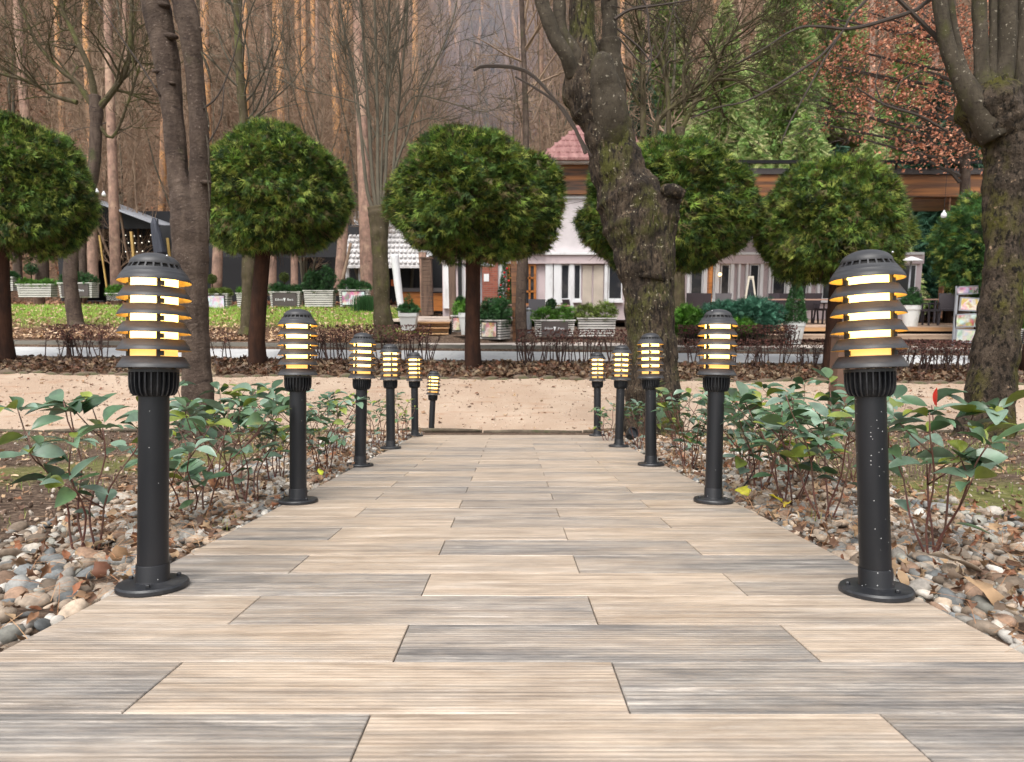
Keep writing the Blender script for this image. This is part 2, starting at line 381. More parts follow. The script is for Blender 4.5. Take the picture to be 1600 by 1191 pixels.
def mapr(src, a, b_, c_=0, d_=1):
    r_ = N('ShaderNodeMapRange'); r_.inputs[1].default_value=a; r_.inputs[2].default_value=b_; r_.inputs[3].default_value=c_; r_.inputs[4].default_value=d_; Lk(src, r_.inputs[0]); return r_.outputs[0]
def math_(op, a, b_):
    q = N('ShaderNodeMath'); q.operation = op
    for i_, s_ in enumerate((a, b_)):
        if hasattr(s_, 'links'): Lk(s_, q.inputs[i_])
        else: q.inputs[i_].default_value = s_
    return q.outputs[0]
tan = ramp(grain(3.2, 24, 8, .72), [(.26,(.26,.192,.14)),(.42,(.39,.305,.232)),(.55,(.49,.395,.308)),(.72,(.60,.52,.44))])
gry = ramp(grain(3.4, 26, 9, .76), [(.28,(.085,.080,.077)),(.42,(.17,.158,.150)),(.54,(.27,.247,.226)),(.66,(.43,.385,.34)),(.76,(.62,.56,.49))])
fac = math_('ADD', sp.outputs[0], mapr(grain(1.3, 9, 10, .76), .30, .70, -.66, .72))
fac = mapr(fac, .12, 1.08)
c1 = mixc(fac, tan, gry)
wh = mapr(grain(3.5, 34, 9, .8), .57, .70, 0, .7)
wc = N('ShaderNodeRGB'); wc.outputs[0].default_value = (.76,.68,.60,1)
c2 = mixc(wh, c1, wc.outputs[0])
dk = math_('MULTIPLY', mapr(grain(1.1, 120, 8, .75), .36, .54, .60, 1.06), math_('MULTIPLY', mapr(grain(7, 9, 8, .7), .3, .6, .84, 1.04), mapr(wvt.outputs[0], 0, .55, .91, 1.0)))
mx = N('ShaderNodeMix'); mx.data_type='RGBA'; mx.blend_type='MULTIPLY'; mx.inputs[0].default_value=1; Lk(c2, mx.inputs[6]); Lk(dk, mx.inputs[7])
gr = N('ShaderNodeRGB'); gr.outputs[0].default_value = (.06,.05,.045,1)
isg = math_('GREATER_THAN', sp.outputs[0], 1.5)
c3 = mixc(isg, mx.outputs[2], gr.outputs[0]); Lk(c3, b.inputs['Base Color'])
Lk(mapr(grain(2,30), .3,.7,.34,.52), b.inputs['Roughness'])
hb = math_('ADD', math_('MULTIPLY', wvt.outputs[0], .7), math_('MULTIPLY', grain(5, 260, 4), .6))
bp = N('ShaderNodeBump'); bp.inputs['Strength'].default_value=.4; bp.inputs['Distance'].default_value=.0022; Lk(hb, bp.inputs['Height']); Lk(bp.outputs[0], b.inputs['Normal'])
pth = m.build('path', pm); tag(pth, kind='structure')
pth.location = PP(0,0,0); pth.rotation_euler = (-SLOPE, 0, 0)

# ---- river stones beside the path
def in_bed(n, seed, dmin=.5, dmax=7.9, wid=.98, power=1.0):
    r = np.random.default_rng(seed); d = dmin + (dmax-dmin)*r.uniform(0,1,n)**power; s_ = np.where(r.uniform(size=n)<.5,-1,1)
    u = r.uniform(0,1,n)
    wd = wid*(.9+.12*np.sin(d*2.3+s_)) ; x = s_*(.995 + wd*u*(1+.25*(r.uniform(size=n)**4)))
    return x, d, s_, u
def path_pts(x, d, v): 
    r = d[:,None]*fP + (v-.516)[:,None]*uP; return np.c_[x, r[:,1], CZ+r[:,2]]
pal = np.array([(.46,.41,.35),(.36,.33,.29),(.54,.49,.43),(.27,.265,.25),(.40,.31,.23),(.46,.36,.27),(.20,.21,.21),(.62,.58,.52),(.33,.21,.14),(.31,.30,.26),(.48,.38,.29),(.24,.18,.13)])
m = MB()
x, d, s_, u = in_bed(13000, 11, power=1.4); n = len(x)
keep = rng.uniform(size=n) < 1-.75*np.clip((u-.8)/.2,0,1); x, d, s_ = x[keep], d[keep], s_[keep]; n = len(x)
# two plants stand by the walk end; stones thin out there
sz = rng.lognormal(math.log(.0155), .38, n); sz = np.clip(sz, .007, .032)*np.where(d<2.2,1.05,1.0)
asp = np.c_[sz*rng.uniform(.95,1.7,n), sz*rng.uniform(.8,1.1,n), sz*rng.uniform(.45,.75,n)]
v = -.045 + asp[:,2]*rng.uniform(.1,1.0,n) + rng.uniform(0,.016,n)
P = path_pts(x, d, v); x = x + s_*asp[:,0]*.9; P[:,0] = x
base = pal[rng.integers(0,len(pal),n)]*rng.uniform(.42,.98,(n,1))
M = rotmats(rng.normal(0,.35,n)-SLOPE, rng.normal(0,.35,n), rng.uniform(0,6.3,n))*asp[:,None,:]
for k in range(6):
    q = np.arange(n)%6==k; m.inst(PT[k], IF, M[q], P[q], base[q])
stone = mat('river_stone', (1,1,1), .8, attr=True, var=.38, vscale=60, bump=.5, bscale=130, bdist=.003)
tag(m.build('river_stones', stone, smooth=True), 'grey, white and tan river stones bedded along both sides of the tiled path', 'stones', kind='stuff')
m = MB(); r0_ = np.random.default_rng(77); n = 7000; xx = (1.85+4.5*r0_.uniform(0,1,n)**1.5)*np.where(r0_.uniform(size=n)<.5,-1,1); dd = r0_.uniform(1.2,7.9,n)
sz = r0_.lognormal(math.log(.006),.5,n); M = rotmats(r0_.uniform(0,3,n),r0_.uniform(0,3,n),r0_.uniform(0,6,n))*np.stack([sz*1.4,sz,sz*.6],-1)[:,None,:]
m.inst(PT[1][:0] if False else IV1, IF1, M, path_pts(xx,dd,np.full(n,-.027)), np.array([(.30,.23,.18),(.20,.13,.09),(.10,.065,.045),(.42,.36,.30),(.26,.17,.11)])[r0_.integers(0,5,n)])
tag(m.build('bark_chips', stone), 'small pale stone and bark chips strewn over the bare earth', 'chips', kind='stuff')
# ---- fallen leaves
def leaf_tpl(kind):
    if kind == 0:   # lobed
        o = [(0,-.5),(.12,-.28),(.48,-.34),(.30,-.08),(.52,.18),(.24,.20),(.0,.62),(-.24,.20),(-.52,.18),(-.30,-.08),(-.48,-.34),(-.12,-.28)]
    elif kind == 1: # oval
        o = [(0,-.55),(.16,-.35),(.24,-.1),(.23,.15),(.13,.38),(0,.55),(-.13,.38),(-.22,.15),(-.25,-.1),(-.15,-.35)]
    else:           # torn
        o = [(0,-.4),(.3,-.25),(.22,.02),(.4,.2),(.1,.42),(-.15,.3),(-.38,.25),(-.3,-.1),(-.33,-.3)]
    o = np.array(o); V = np.r_[[[0,0,0]], np.c_[o, np.zeros(len(o))]]
    V[:,2] = .38*np.abs(V[:,0])**1.3*1.2 - .22*(V[:,1])**2 + .06*np.sin(V[:,0]*9+V[:,1]*7)
    n = len(o); Fc = np.array([[0, i+1, (i+1)%n+1] for i in range(n)]); return V, Fc
LT = [leaf_tpl(k) for k in range(3)]
lpal = np.array([(.24,.12,.06),(.16,.08,.045),(.34,.20,.11),(.42,.28,.16),(.30,.12,.06),(.12,.065,.04),(.48,.35,.22),(.22,.15,.10)])
def leaves(mb, P, size, seed, tilt=.5, pal_=lpal, dark=1.0):
    r = np.random.default_rng(seed); n = len(P)
    M = rotmats(r.normal(0,tilt,n), r.normal(0,tilt,n), r.uniform(0,6.3,n))*(size*r.uniform(.6,1.4,n))[:,None,None]; M[:,:,0] *= r.uniform(.6,1.1,n)[:,None]
    flip = r.uniform(size=n)<.35; M[flip,:,2] *= -1
    M[:,:,2] *= r.uniform(.6,2.4,n)[:,None]
    c = pal_[r.integers(0,len(pal_),n)]*r.uniform(.7,1.25,(n,1))*dark
    for k in range(3):
        q = np.arange(n)%3==k; mb.inst(LT[k][0], LT[k][1], M[q], P[q], c[q])
leafm = mat('dead_leaf', (1,1,1), .7, attr=True, var=.2, vscale=30, trans=.15)
m = MB(); x, d, s_, u = in_bed(3300, 21, power=1.2, wid=1.0)
q = (s_>0)|(rng.uniform(size=len(x))<.8); x,d = x[q],d[q]
leaves(m, path_pts(x, d, rng.uniform(-.015,.022,len(x))), .034, 5, tilt=.8, dark=.8)
r = np.random.default_rng(9); n=1700; xx = r.uniform(1.9,6,n)*np.where(r.uniform(size=n)<.5,-1,1); dd = r.uniform(1,7.9,n)
leaves(m, path_pts(xx, dd, r.uniform(-.03,-.01,n)), .05, 6, tilt=.25)
tag(m.build('fallen_leaves_by_path', leafm, smooth=True), 'curled brown leaves scattered over the stones and earth beside the path', 'fallen leaves', kind='stuff')
m = MB(); n = 9000; xx = r.uniform(-14,14,n); yy = r.uniform(yg1+.08, yr0-.15, n)
leaves(m, np.c_[xx,yy,T(xx,yy)+r.uniform(.01,.07,n)], .10, 7, tilt=.7, dark=.48)
tag(m.build('fallen_leaves_in_bed', leafm, smooth=True), 'thick layer of dark brown leaves in the bed between walk and road', 'fallen leaves', kind='stuff')
m = MB(); n = 4200; xx = r.uniform(-18,-2.7,n); yy = 17.2+7.0*r.uniform(0,1,n)**2.4
leaves(m, np.c_[xx,yy,T(xx,yy)+r.uniform(.03,.07,n)], .10, 8, tilt=.4, dark=1.25, pal_=np.array([(.42,.28,.16),(.50,.36,.24),(.36,.22,.13),(.26,.15,.09)]))
tag(m.build('fallen_leaves_on_lawn', leafm, smooth=True), 'tan leaves thick at the foot of the sloping lawn', 'fallen leaves', kind='stuff')
m = MB(); n = 14000; yy = 30+40*r.uniform(0,1,n)**1.3; xx = r.uniform(-.85,.85,n)*yy
leaves(m, np.c_[xx,yy,T(xx,yy)+r.uniform(.02,.12,n)], .24, 9, tilt=.6, dark=1.0, pal_=np.array([(.32,.16,.09),(.40,.23,.13),(.22,.11,.065),(.30,.12,.06)]))
tag(m.build('forest_floor_leaves', leafm), 'rust brown leaf litter covering the wooded slope behind', 'leaf litter', kind='stuff')
m = MB(); n = 420; xx = r.uniform(-9,9,n); yy = r.uniform(yg0+.3,yg1,n)
leaves(m, np.c_[xx,yy,T(xx,yy)+.015], .07, 12, tilt=.2)
tag(m.build('fallen_leaves_on_walk', leafm), 'a few dry leaves lying on the sandy gravel walk', 'fallen leaves', kind='stuff')
m = MB(); n = 4200; xx = r.uniform(-9,9,n); yy = r.uniform(yg0+.1,yg1,n); sz = r.lognormal(math.log(.008),.45,n)
M = rotmats(r.uniform(0,3,n),r.uniform(0,3,n),r.uniform(0,6,n))*np.stack([sz*1.5,sz,sz*.7],-1)[:,None,:]
m.inst(IV1, IF1, M, np.c_[xx,yy,T(xx,yy)+.008], np.array([(.50,.40,.32),(.30,.21,.15),(.42,.32,.24),(.20,.14,.10)])[r.integers(0,4,n)])
tag(m.build('walk_grit', stone), 'small grit and crumbs lying on the sandy gravel walk', 'grit', kind='stuff')
# ---- pine needles and dry stalks
m = MB(); x, d, s_, u = in_bed(10500, 31, wid=1.0, power=1.5); n=len(x)
q = (np.sin(x*5+d*3)+r.normal(0,.6,n))>-.1; x,d=x[q],d[q]; n=len(x)
NV = np.array([(-.5,-.5,0),(-.5,.5,0),(0,.5,.05),(0,-.5,.05),(.5,.5,.0),(.5,-.5,.0)]); NF = np.array([[0,3,2,1],[3,5,4,2]])
Ms = rotmats(r.normal(0,.5,n), r.normal(0,.28,n), r.uniform(0,6.3,n))*np.stack([r.uniform(.05,.12,n), np.full(n,.0013), r.uniform(.05,.15,n)],-1)[:,None,:]
nc = np.array([(.34,.16,.07),(.42,.24,.12),(.22,.12,.06)])[r.integers(0,3,n)]
m.inst(NV, NF, Ms, path_pts(x,d,r.uniform(-.005,.03,n)), nc)
tag(m.build('pine_needles', mat('needle', (1,1,1), .7, attr=True)), 'rust coloured pine needles strewn over the stones', 'pine needles', kind='stuff')
# ---- grass
BV = np.array([(-.5,0,0),(.5,0,0),(.32,.25,.55),(-.32,.25,.55),(0,.7,1)]); BQ = np.array([[0,1,2,3]]); BT = np.array([[3,2,4]])
def grass(mb, P, h, wdt, seed, cols):
    r = np.random.default_rng(seed); n = len(P)
    M = rotmats(np.zeros(n), np.zeros(n), r.uniform(0,6.3,n))*np.stack([np.full(n,wdt), h*r.uniform(.2,.8,n), h*r.uniform(.5,1.3,n)],-1)[:,None,:]
    c = cols[r.integers(0,len(cols),n)]*r.uniform(.8,1.2,(n,1))
    mb.inst(BV, BQ, M, P, c); mb.inst(BV, BT, M, P, c)
grassm = mat('grass_blade', (1,1,1), .65, attr=True, trans=.3)
gcol = np.array([(.16,.22,.04),(.22,.26,.06),(.12,.19,.03),(.34,.32,.12)])
m = MB(); n=26000; xx = r.uniform(-19,-2.4,n); yy = r.uniform(18.6,24.3,n)
q = r.uniform(size=n) < sstep(18.6,21,yy); xx,yy=xx[q],yy[q]
grass(m, np.c_[xx,yy,T(xx,yy)], .09, .018, 3, gcol*np.array([1.55,1.95,1.4]))
tag(m.build('lawn_grass', grassm), 'short mown grass on the sloping lawn', 'grass', kind='stuff')
m = MB(); cl = []
for _ in range(190):
    sd = 1 if r.uniform()<.68 else -1
    cl.append((sd*r.uniform(1.95,5.2), r.uniform(2.0,7.2)))
pts=[]
for cx_, cd_ in cl:
    k = r.integers(14,40); pts.append(np.c_[cx_+r.normal(0,.09,k), cd_+r.normal(0,.1,k)])
for (px_, row_) in ((265,775),(285,770),(338,835),(352,828),(372,815),(1268,815),(480,700)):
    d_ = F*.55/(row_-602); k=9; pts.append(np.c_[(px_-799)/F*d_+r.normal(0,.015,k), d_+r.normal(0,.02,k)])
pts=np.concatenate(pts); grass(m, path_pts(pts[:,0],pts[:,1],np.full(len(pts),-.04)), .05, .004, 4, gcol*1.1)
tag(m.build('grass_tufts', grassm), 'sparse bright grass tufts growing through the earth beside the stones', 'grass', kind='stuff')
# ================================================================== BOLLARD LAMPS
iron = mat('painted_iron', (.012,.013,.016), .42, [((.055,.055,.058),(14,14,14),.5,.75)], bump=.12, bscale=160, bdist=.002)
def speckle(name, dens):
    m_, t, b = newmat(name); N = t.nodes.new; Lk = t.links.new
    tc = N('ShaderNodeTexCoord'); vo = N('ShaderNodeTexVoronoi'); vo.inputs['Scale'].default_value = 95; Lk(tc.outputs['Object'], vo.inputs['Vector'])
    lt = N('ShaderNodeMath'); lt.operation='LESS_THAN'; lt.inputs[1].default_value = .13; Lk(vo.outputs['Distance'], lt.inputs[0])
    se = N('ShaderNodeSeparateColor'); Lk(vo.outputs['Color'], se.inputs[0])
    g2 = N('ShaderNodeMath'); g2.operation='LESS_THAN'; g2.inputs[1].default_value = dens; Lk(se.outputs[0], g2.inputs[0])
    ml = N('ShaderNodeMath'); ml.operation='MULTIPLY'; Lk(lt.outputs[0], ml.inputs[0]); Lk(g2.outputs[0], ml.inputs[1])
    n = N('ShaderNodeTexNoise'); n.inputs['Scale'].default_value=9; n.inputs['Detail'].default_value=5; mp=N('ShaderNodeMapping'); mp.inputs['Scale'].default_value=(1,1,.25); Lk(tc.outputs['Object'],mp.inputs[0]); Lk(mp.outputs[0],n.inputs['Vector'])
    rp = N('ShaderNodeValToRGB'); rp.color_ramp.elements[0].position=.35; rp.color_ramp.elements[0].color=(.005,.006,.008,1); rp.color_ramp.elements[1].position=.75; rp.color_ramp.elements[1].color=(.018,.018,.021,1); Lk(n.outputs[0], rp.inputs[0])
    mx = N('ShaderNodeMix'); mx.data_type='RGBA'; Lk(ml.outputs[0], mx.inputs[0]); Lk(rp.outputs[0], mx.inputs[6]); mx.inputs[7].default_value=(.38,.38,.38,1); Lk(mx.outputs[2], b.inputs['Base Color'])
    b.inputs['Roughness'].default_value=.42; b.inputs['Specular IOR Level'].default_value=.35; return m_
pole_clean = speckle('pole_paint', .06); pole_spotty = speckle('pole_paint_spotty', .34)
inner = mat('louvre_inside_lamplit', (.60,.40,.14), .45, [((.35,.25,.12),(30,30,30),.5,.7)])  # amber tint paints the lamp glow onto the louvre undersides
darkin = mat('dark_inside', (.008,.008,.009), .8)  # near-black; also paints shade into lamp slots and deck gaps
louv = mat('louvre_paint', (.022,.022,.025), .48, [((.045,.045,.047),(10,10,70),.45,.7)], bump=.15, bscale=200, bdist=.002)
steel = mat('screw_steel', (.5,.5,.5), .3, metal=1)
def glow(name, top, bot, z0, z1, warm):
    m_, t, b = newmat(name); N=t.nodes.new; Lk=t.links.new
    b.inputs['Base Color'].default_value=(.7,.6,.4,1); b.inputs['Roughness'].default_value=.3
    tc=N('ShaderNodeTexCoord'); s_=N('ShaderNodeSeparateXYZ'); Lk(tc.outputs['Object'],s_.inputs[0])
    mr=N('ShaderNodeMapRange'); mr.inputs[1].default_value=z0; mr.inputs[2].default_value=z1; mr.inputs[3].default_value=bot; mr.inputs[4].default_value=top; mr.interpolation_type='SMOOTHSTEP'; Lk(s_.outputs[2],mr.inputs[0])
    cr=N('ShaderNodeMapRange'); cr.inputs[1].default_value=z0; cr.inputs[2].default_value=z1; Lk(s_.outputs[2],cr.inputs[0]); ec=N('ShaderNodeMix'); ec.data_type='RGBA'; ec.inputs[6].default_value=(1,.50,.10,1); ec.inputs[7].default_value=(*warm,1); Lk(cr.outputs[0],ec.inputs[0]); Lk(ec.outputs[2],b.inputs['Emission Color']); Lk(mr.outputs[0], b.inputs['Emission Strength']); return m_
# a frosted tube with emission painted bright above, dim below; no bulb modelled
tubem = glow('frosted_tube', 4.2, .72, .598, .655, (1,.62,.15))
def lamp_proto(name, pole_m, strut_angles):
    root = empty(name)
    m = MB(); m.lathe([(.0,0),(.0935,0),(.096,.003),(.096,.011),(.092,.016),(.05,.020),(.0,.020)], 56); 
    base = m.build('base_plate', iron, root, auto=35)
    for a in (20, 140, 260):
        m = MB(); m.lathe([(0,.018),(.0065,.018),(.0065,.024),(.004,.0265),(0,.0265)], 6, c=(.073*math.cos(math.radians(a)), .073*math.sin(math.radians(a)), 0)); m.build('bolt', iron, base, smooth=False)
    m = MB(); m.lathe([(.041,.058),(.0405,.30),(.0405,.50),(.0,.50)], 48); m.build('pole', pole_m, root, auto=35)
    m = MB(); m.lathe([(.0,.019),(.047,.019),(.0445,.024),(.0445,.060),(.043,.063),(.0405,.063)], 48); m.build('sleeve', pole_m, root, auto=35)
    # ribbed cup under the louvres
    m = MB(); m.lathe([(.040,.487),(.046,.492),(.052,.505),(.054,.555),(.0,.557)], 40, mat=1)
    for i in range(26):
        a = 2*math.pi*i/26; c_, s2 = math.cos(a), math.sin(a); tn = np.array([-s2, c_, 0])*.0018; 
        prof = [(.045,.489),(.053,.4895),(.060,.497),(.0645,.510),(.066,.525),(.066,.555),(.050,.555)]
        V = []
        for sg in (-1,1):
            for rr, zz in prof: V.append(np.array([c_*rr, s2*rr, zz])+sg*tn)
        k = len(prof); Fs = [list(range(k))[::-1], list(range(k,2*k))] + [[j, j+1, k+j+1, k+j] for j in range(k-1)]
        m.add(V, Fs)
    m.lathe([(.0665,.549),(.0665,.557),(.05,.557),(.05,.549)], 48)
    m.build('ribbed_cup', [iron, darkin], root)
    # louvres
    for i in range(5):
        zr = .560 + .0436*i
        m = MB()
        out = [(.0975,zr),(.0968,zr+.003),(.0915,zr+0.0118),(.0905,zr+0.0122),(.0862,zr+0.0192),(.0852,zr+0.0196),(.081,zr+.0266),(.0785,zr+0.0283)]
        m.lathe(out, 64); m.lathe([(.0785,zr+0.0283),(.066,zr+0.0283),(.0645,zr+0.0263)], 64)
        m.lathe([(.0645,zr+0.0263),(.0765,zr+0.0254),(.0955,zr+.0005),(.0975,zr)], 64, mat=1 if i > 0 else 0)
        m.build('louvre', [louv, inner], root, auto=40)
    # cap: skirt, vent slots, dome
    zr = .778; m = MB()
    m.lathe([(.0975,zr),(.0972,zr+.003),(.0925,zr+.012),(.0915,zr+.0125),(.0860,zr+.0215),(.0850,zr+.0218),(.0765,zr+.0325)], 64)
    m.lathe([(.0765,zr+.0325),(.073,zr+.0325),(.0955,zr+.0005),(.0975,zr)], 64, mat=1)
    for i in range(22):
        a = 2*math.pi*(i+.3)/22
        for off, ln in ((0,0),):
            c_, s2 = math.cos(a), math.sin(a); tn = np.array([-s2,c_,0])*.0022
            prof = [(.070,zr+.031),(.0760,zr+.032),(.0665,zr+.0445),(.060,zr+.0445)]
            V = [np.array([c_*rr,s2*rr,zz])+sg*tn for sg in (-1,1) for rr,zz in prof]
            m.add(V, [[3,2,1,0],[4,5,6,7],[0,1,5,4],[1,2,6,5],[2,3,7,6],[3,0,4,7]])
    m.lathe([(.070,zr+.012),(.066,zr+.034),(.060,zr+.044)], 48, mat=2)
    dome = [(.0620,zr+.0420),(.0672,zr+.0430)] + [(.0672*math.cos(q), zr+.0438+.031*math.sin(q)) for q in np.linspace(0.05, math.pi/2, 12)]
    m.lathe(dome, 64)
    m.build('cap', [louv, inner, darkin], root, auto=40)
    m = MB(); m.lathe([(.0,.574),(.0615,.574),(.0615,.80),(.0,.80)], 48); m.build('frosted_tube', tubem, root, auto=50)
    for a in strut_angles:
        a = math.radians(a); c_, s2 = math.cos(a), math.sin(a)
        m = MB(); m.box((.0665*c_, .0665*s2, .675), (.008,.0095,.235), rz=a); a2 = a+.13
        for i in range(5):
            zc = .560+.0436*i+.036; m.lathe([(0,-.006),(.0062,-.006),(.0062,.006),(0,.006)], 10, c=(.068*math.cos(a2), .068*math.sin(a2), zc))
        m.build('strut', iron, root)
    m = MB(); m.lathe([(.0,.0),(.0035,.0),(.003,.004),(.0,.005)], 8, c=(.030,-.058,zr+.060)); m.build('screw', steel, root, smooth=True)
    for q in [root]+list(root.children_recursive):
        if q.type == 'MESH':
            co_ = np.empty(len(q.data.vertices)*3, np.float32); q.data.vertices.foreach_get('co', co_); co_[0::3] *= .885; co_[1::3] *= .885; q.data.vertices.foreach_set('co', co_)
    return root
LAMPS = [  # px of base, depth, lean of the top to the right (deg), turn, label
 (-.915,1.742, .2, 28, 'large black louvred bollard lamp nearest the camera on the left edge of the path'),
 (-.942,3.01, -.2, 60, 'second lit bollard lamp from the front on the left side of the path'),
 (-.970,4.36, 1.2, 80, 'third lit bollard lamp from the front on the left side of the path'),
 (-.987,5.56, -.4, 10, 'fourth lit bollard lamp on the left side, its bars split by a strut'),
 (-.983,6.92, -.6, 35, 'fifth lit bollard lamp on the left side, just before the path ends'),
 (-.995,8.38, 2.6, 75, 'smallest, farthest bollard lamp, sunk behind the end of the path on the left'),
 (.905,1.700, -1.5, 28, 'large leaning louvred bollard lamp nearest the camera at the right edge, with white specks'),
 (.889,3.02, 1.6, -70, 'second lit bollard lamp from the front on the right side of the path'),
 (.895,4.40, -.2, 95, 'third lit bollard lamp on the right side, in front of the thick leaning tree'),
 (.895,5.72, 1.8, 100, 'fourth lit bollard lamp on the right side of the path, leaning a little right'),
 (.868,6.95, .2, 105, 'farthest and smallest lit bollard lamp on the right side of the path')]
L0 = lamp_proto('bollard_lamp', pole_clean, (-82, 38, 158))
RS = Matrix.Rotation(-SLOPE, 4, 'X')
for i, (x, d, lean, turn, lab) in enumerate(LAMPS):
    o = L0 if i == 0 else copy_tree(L0)
    M = Matrix.Translation(PP(x, d, -.16 if i == 5 else 0)) @ RS @ Matrix.Rotation(math.radians(lean), 4, 'Y') @ Matrix.Rotation(math.radians(turn), 4, 'Z')
    o.matrix_world = M; tag(o, lab, 'bollard lamp', 'lit bollard lamps lining the path')
    if i == 6:
        for c in o.children:
            if c.name.startswith(('pole','sleeve')): c.data = c.data.copy(); c.data.materials[0] = pole_spotty

# ================================================================== SHRUBS BESIDE THE PATH
def leaf_mesh():
    V = []; nseg = 6
    for i in range(nseg+1):
        u = i/nseg; wv = math.sin(math.pi*min(1,u*1.0))**.85*.235 if 0<u<1 else 0
        zc = .14*u - .34*u*u
        V += [(u, -wv, zc+wv*.42), (u, 0, zc), (u, wv, zc+wv*.42)]
    V = np.array(V); Q = []
    for i in range(nseg):
        a = i*3; Q += [[a,a+1,a+4,a+3],[a+1,a+2,a+5,a+4]]
    return V, np.array(Q)
LV, LQ = leaf_mesh()
def gloss_leaf():
    m_, t, b = newmat('glossy_leaf'); N=t.nodes.new; Lk=t.links.new
    vc=N('ShaderNodeVertexColor'); vc.layer_name='Col'; tc=N('ShaderNodeTexCoord')
    n=N('ShaderNodeTexNoise'); n.inputs['Scale'].default_value=22; n.inputs['Detail'].default_value=4; Lk(tc.outputs['Object'],n.inputs['Vector'])
    mr=N('ShaderNodeMapRange'); mr.inputs[1].default_value=.3; mr.inputs[2].default_value=.7; mr.inputs[3].default_value=.72; mr.inputs[4].default_value=1.28; Lk(n.outputs[0],mr.inputs[0])
    mx=N('ShaderNodeMix'); mx.data_type='RGBA'; mx.blend_type='MULTIPLY'; mx.inputs[0].default_value=1; Lk(vc.outputs[0],mx.inputs[6]); Lk(mr.outputs[0],mx.inputs[7])
    Lk(mx.outputs[2],b.inputs['Base Color']); b.inputs['Roughness'].default_value=.34; b.inputs['Specular IOR Level'].default_value=.65
    tr=N('ShaderNodeBsdfTranslucent'); Lk(mx.outputs[2],tr.inputs[0]); ms=N('ShaderNodeMixShader'); ms.inputs[0].default_value=.16
    out=t.nodes['Material Output']; Lk(b.outputs[0],ms.inputs[1]); Lk(tr.outputs[0],ms.inputs[2]); Lk(ms.outputs[0],out.inputs[0]); return m_
leafg = gloss_leaf()
stemm = mat('red_stem', (.12,.045,.035), .6, [((.14,.09,.06),(9,9,9),.45,.65)])
def photinia(base, h, seed, label, nst=5, spread=.22, leafL=.085, lush=.75, red=False, yellow=.06):
    r = np.random.default_rng(seed); root = empty('broadleaf_shrub', base, label, 'shrub', 'young broadleaf shrubs beside the path')
    sm = MB(); D_, P_, S_, C_ = [], [], [], []
    def addleaf(p, d, L, young=False):
        D_.append(d); P_.append(p); S_.append(L)
        q = r.uniform()
        if young and q < .5: C_.append((.16,.20,.03))
        elif q < yellow: C_.append((.20,.24,.03))
        else: C_.append(np.array([(.095,.175,.095),(.14,.22,.15),(.045,.10,.038),(.16,.235,.175),(.085,.15,.065),(.035,.08,.035)][r.integers(0,6)])*r.uniform(.8,1.2))
    for s_ in range(nst):
        a = 2*math.pi*(s_+r.uniform(-.3,.3))/nst; hh = h*r.uniform(.68,1.0); sp_ = spread*r.uniform(.5,1.1)
        n = 9; u = np.linspace(0,1,n)
        P = np.c_[.02*math.cos(a)+sp_*math.cos(a)*u**1.4+.012*np.sin(u*9+s_), .02*math.sin(a)+sp_*math.sin(a)*u**1.4+.012*np.cos(u*8+s_), -.03+(hh+.03)*u]
        sm.tube(P, np.linspace(.0042,.0021,n), 6)
        tips = [(P[-1], P[-1]-P[-3])]
        for k in range(r.integers(1,3)):
            i = r.integers(3,n-1); az = r.uniform(0,6.3); L = r.uniform(.07,.16)*h/.5
            dr = np.array([math.cos(az)*.8, math.sin(az)*.8, .75]); e = P[i]+dr*L
            sm.tube([P[i], P[i]+dr*L*.5+np.array([0,0,-.006]), e], [.0028,.0024,.0016], 5); tips.append((e, dr))
        for (e, dr) in tips:
            k = r.integers(3,7); a0 = r.uniform(0,6.3)
            for j in range(k):
                az = a0+2*math.pi*j/k+r.uniform(-.3,.3); el = r.uniform(-.15,.75)
                addleaf(e-dr/np.linalg.norm(dr)*r.uniform(0,.03), np.array([math.cos(az)*math.cos(el), math.sin(az)*math.cos(el), math.sin(el)]), leafL*r.uniform(.65,1.3), young=j==0)
        for i in range(3, n-1):
            if r.uniform() < .62*lush:
                az = r.uniform(0,6.3); el = r.uniform(-.3,.5)
                addleaf(P[i], np.array([math.cos(az)*math.cos(el), math.sin(az)*math.cos(el), math.sin(el)]), leafL*r.uniform(.6,1.25))
    st = sm.build('stems', stemm, root, smooth=True)
    D_, P_, S_, C_ = np.array(D_), np.array(P_), np.array(S_), np.array(C_)
    M = frames(D_, r.normal(0,.35,len(D_)))
    sc = np.stack([S_, S_*r.uniform(.85,1.3,len(S_)), S_*r.uniform(.4,1.6,len(S_))],-1)
    lm = MB(); lm.inst(LV, LQ, M*sc[:,None,:], P_ + D_*.012, C_)
    # petioles
    for p, d in zip(P_, D_): lm.add([p-np.array([0,0,.001]), p+d*.014+np.array([0,0,.001]), p+d*.014], [[0,1,2]], (.10,.05,.03))
    lm.build('leaves', leafg, root, smooth=True)
    if red:
        e = P[-1]; q = MB(); d_ = np.array([[-.12,.05,1.]]); q.inst(LV, LQ, frames(d_, np.array([1.4]))*np.array([.062,.075,.03])[None,None,:], np.array([red]), np.array([(.75,.03,.025)]))
        o = q.build('young_leaf', leafg, root, smooth=True); o['label'] = 'bright red young leaf'
    return root
def bed_at(px, row):
    d = F*.551/(row-602); return PP((px-799)/F*d, d, -.035)
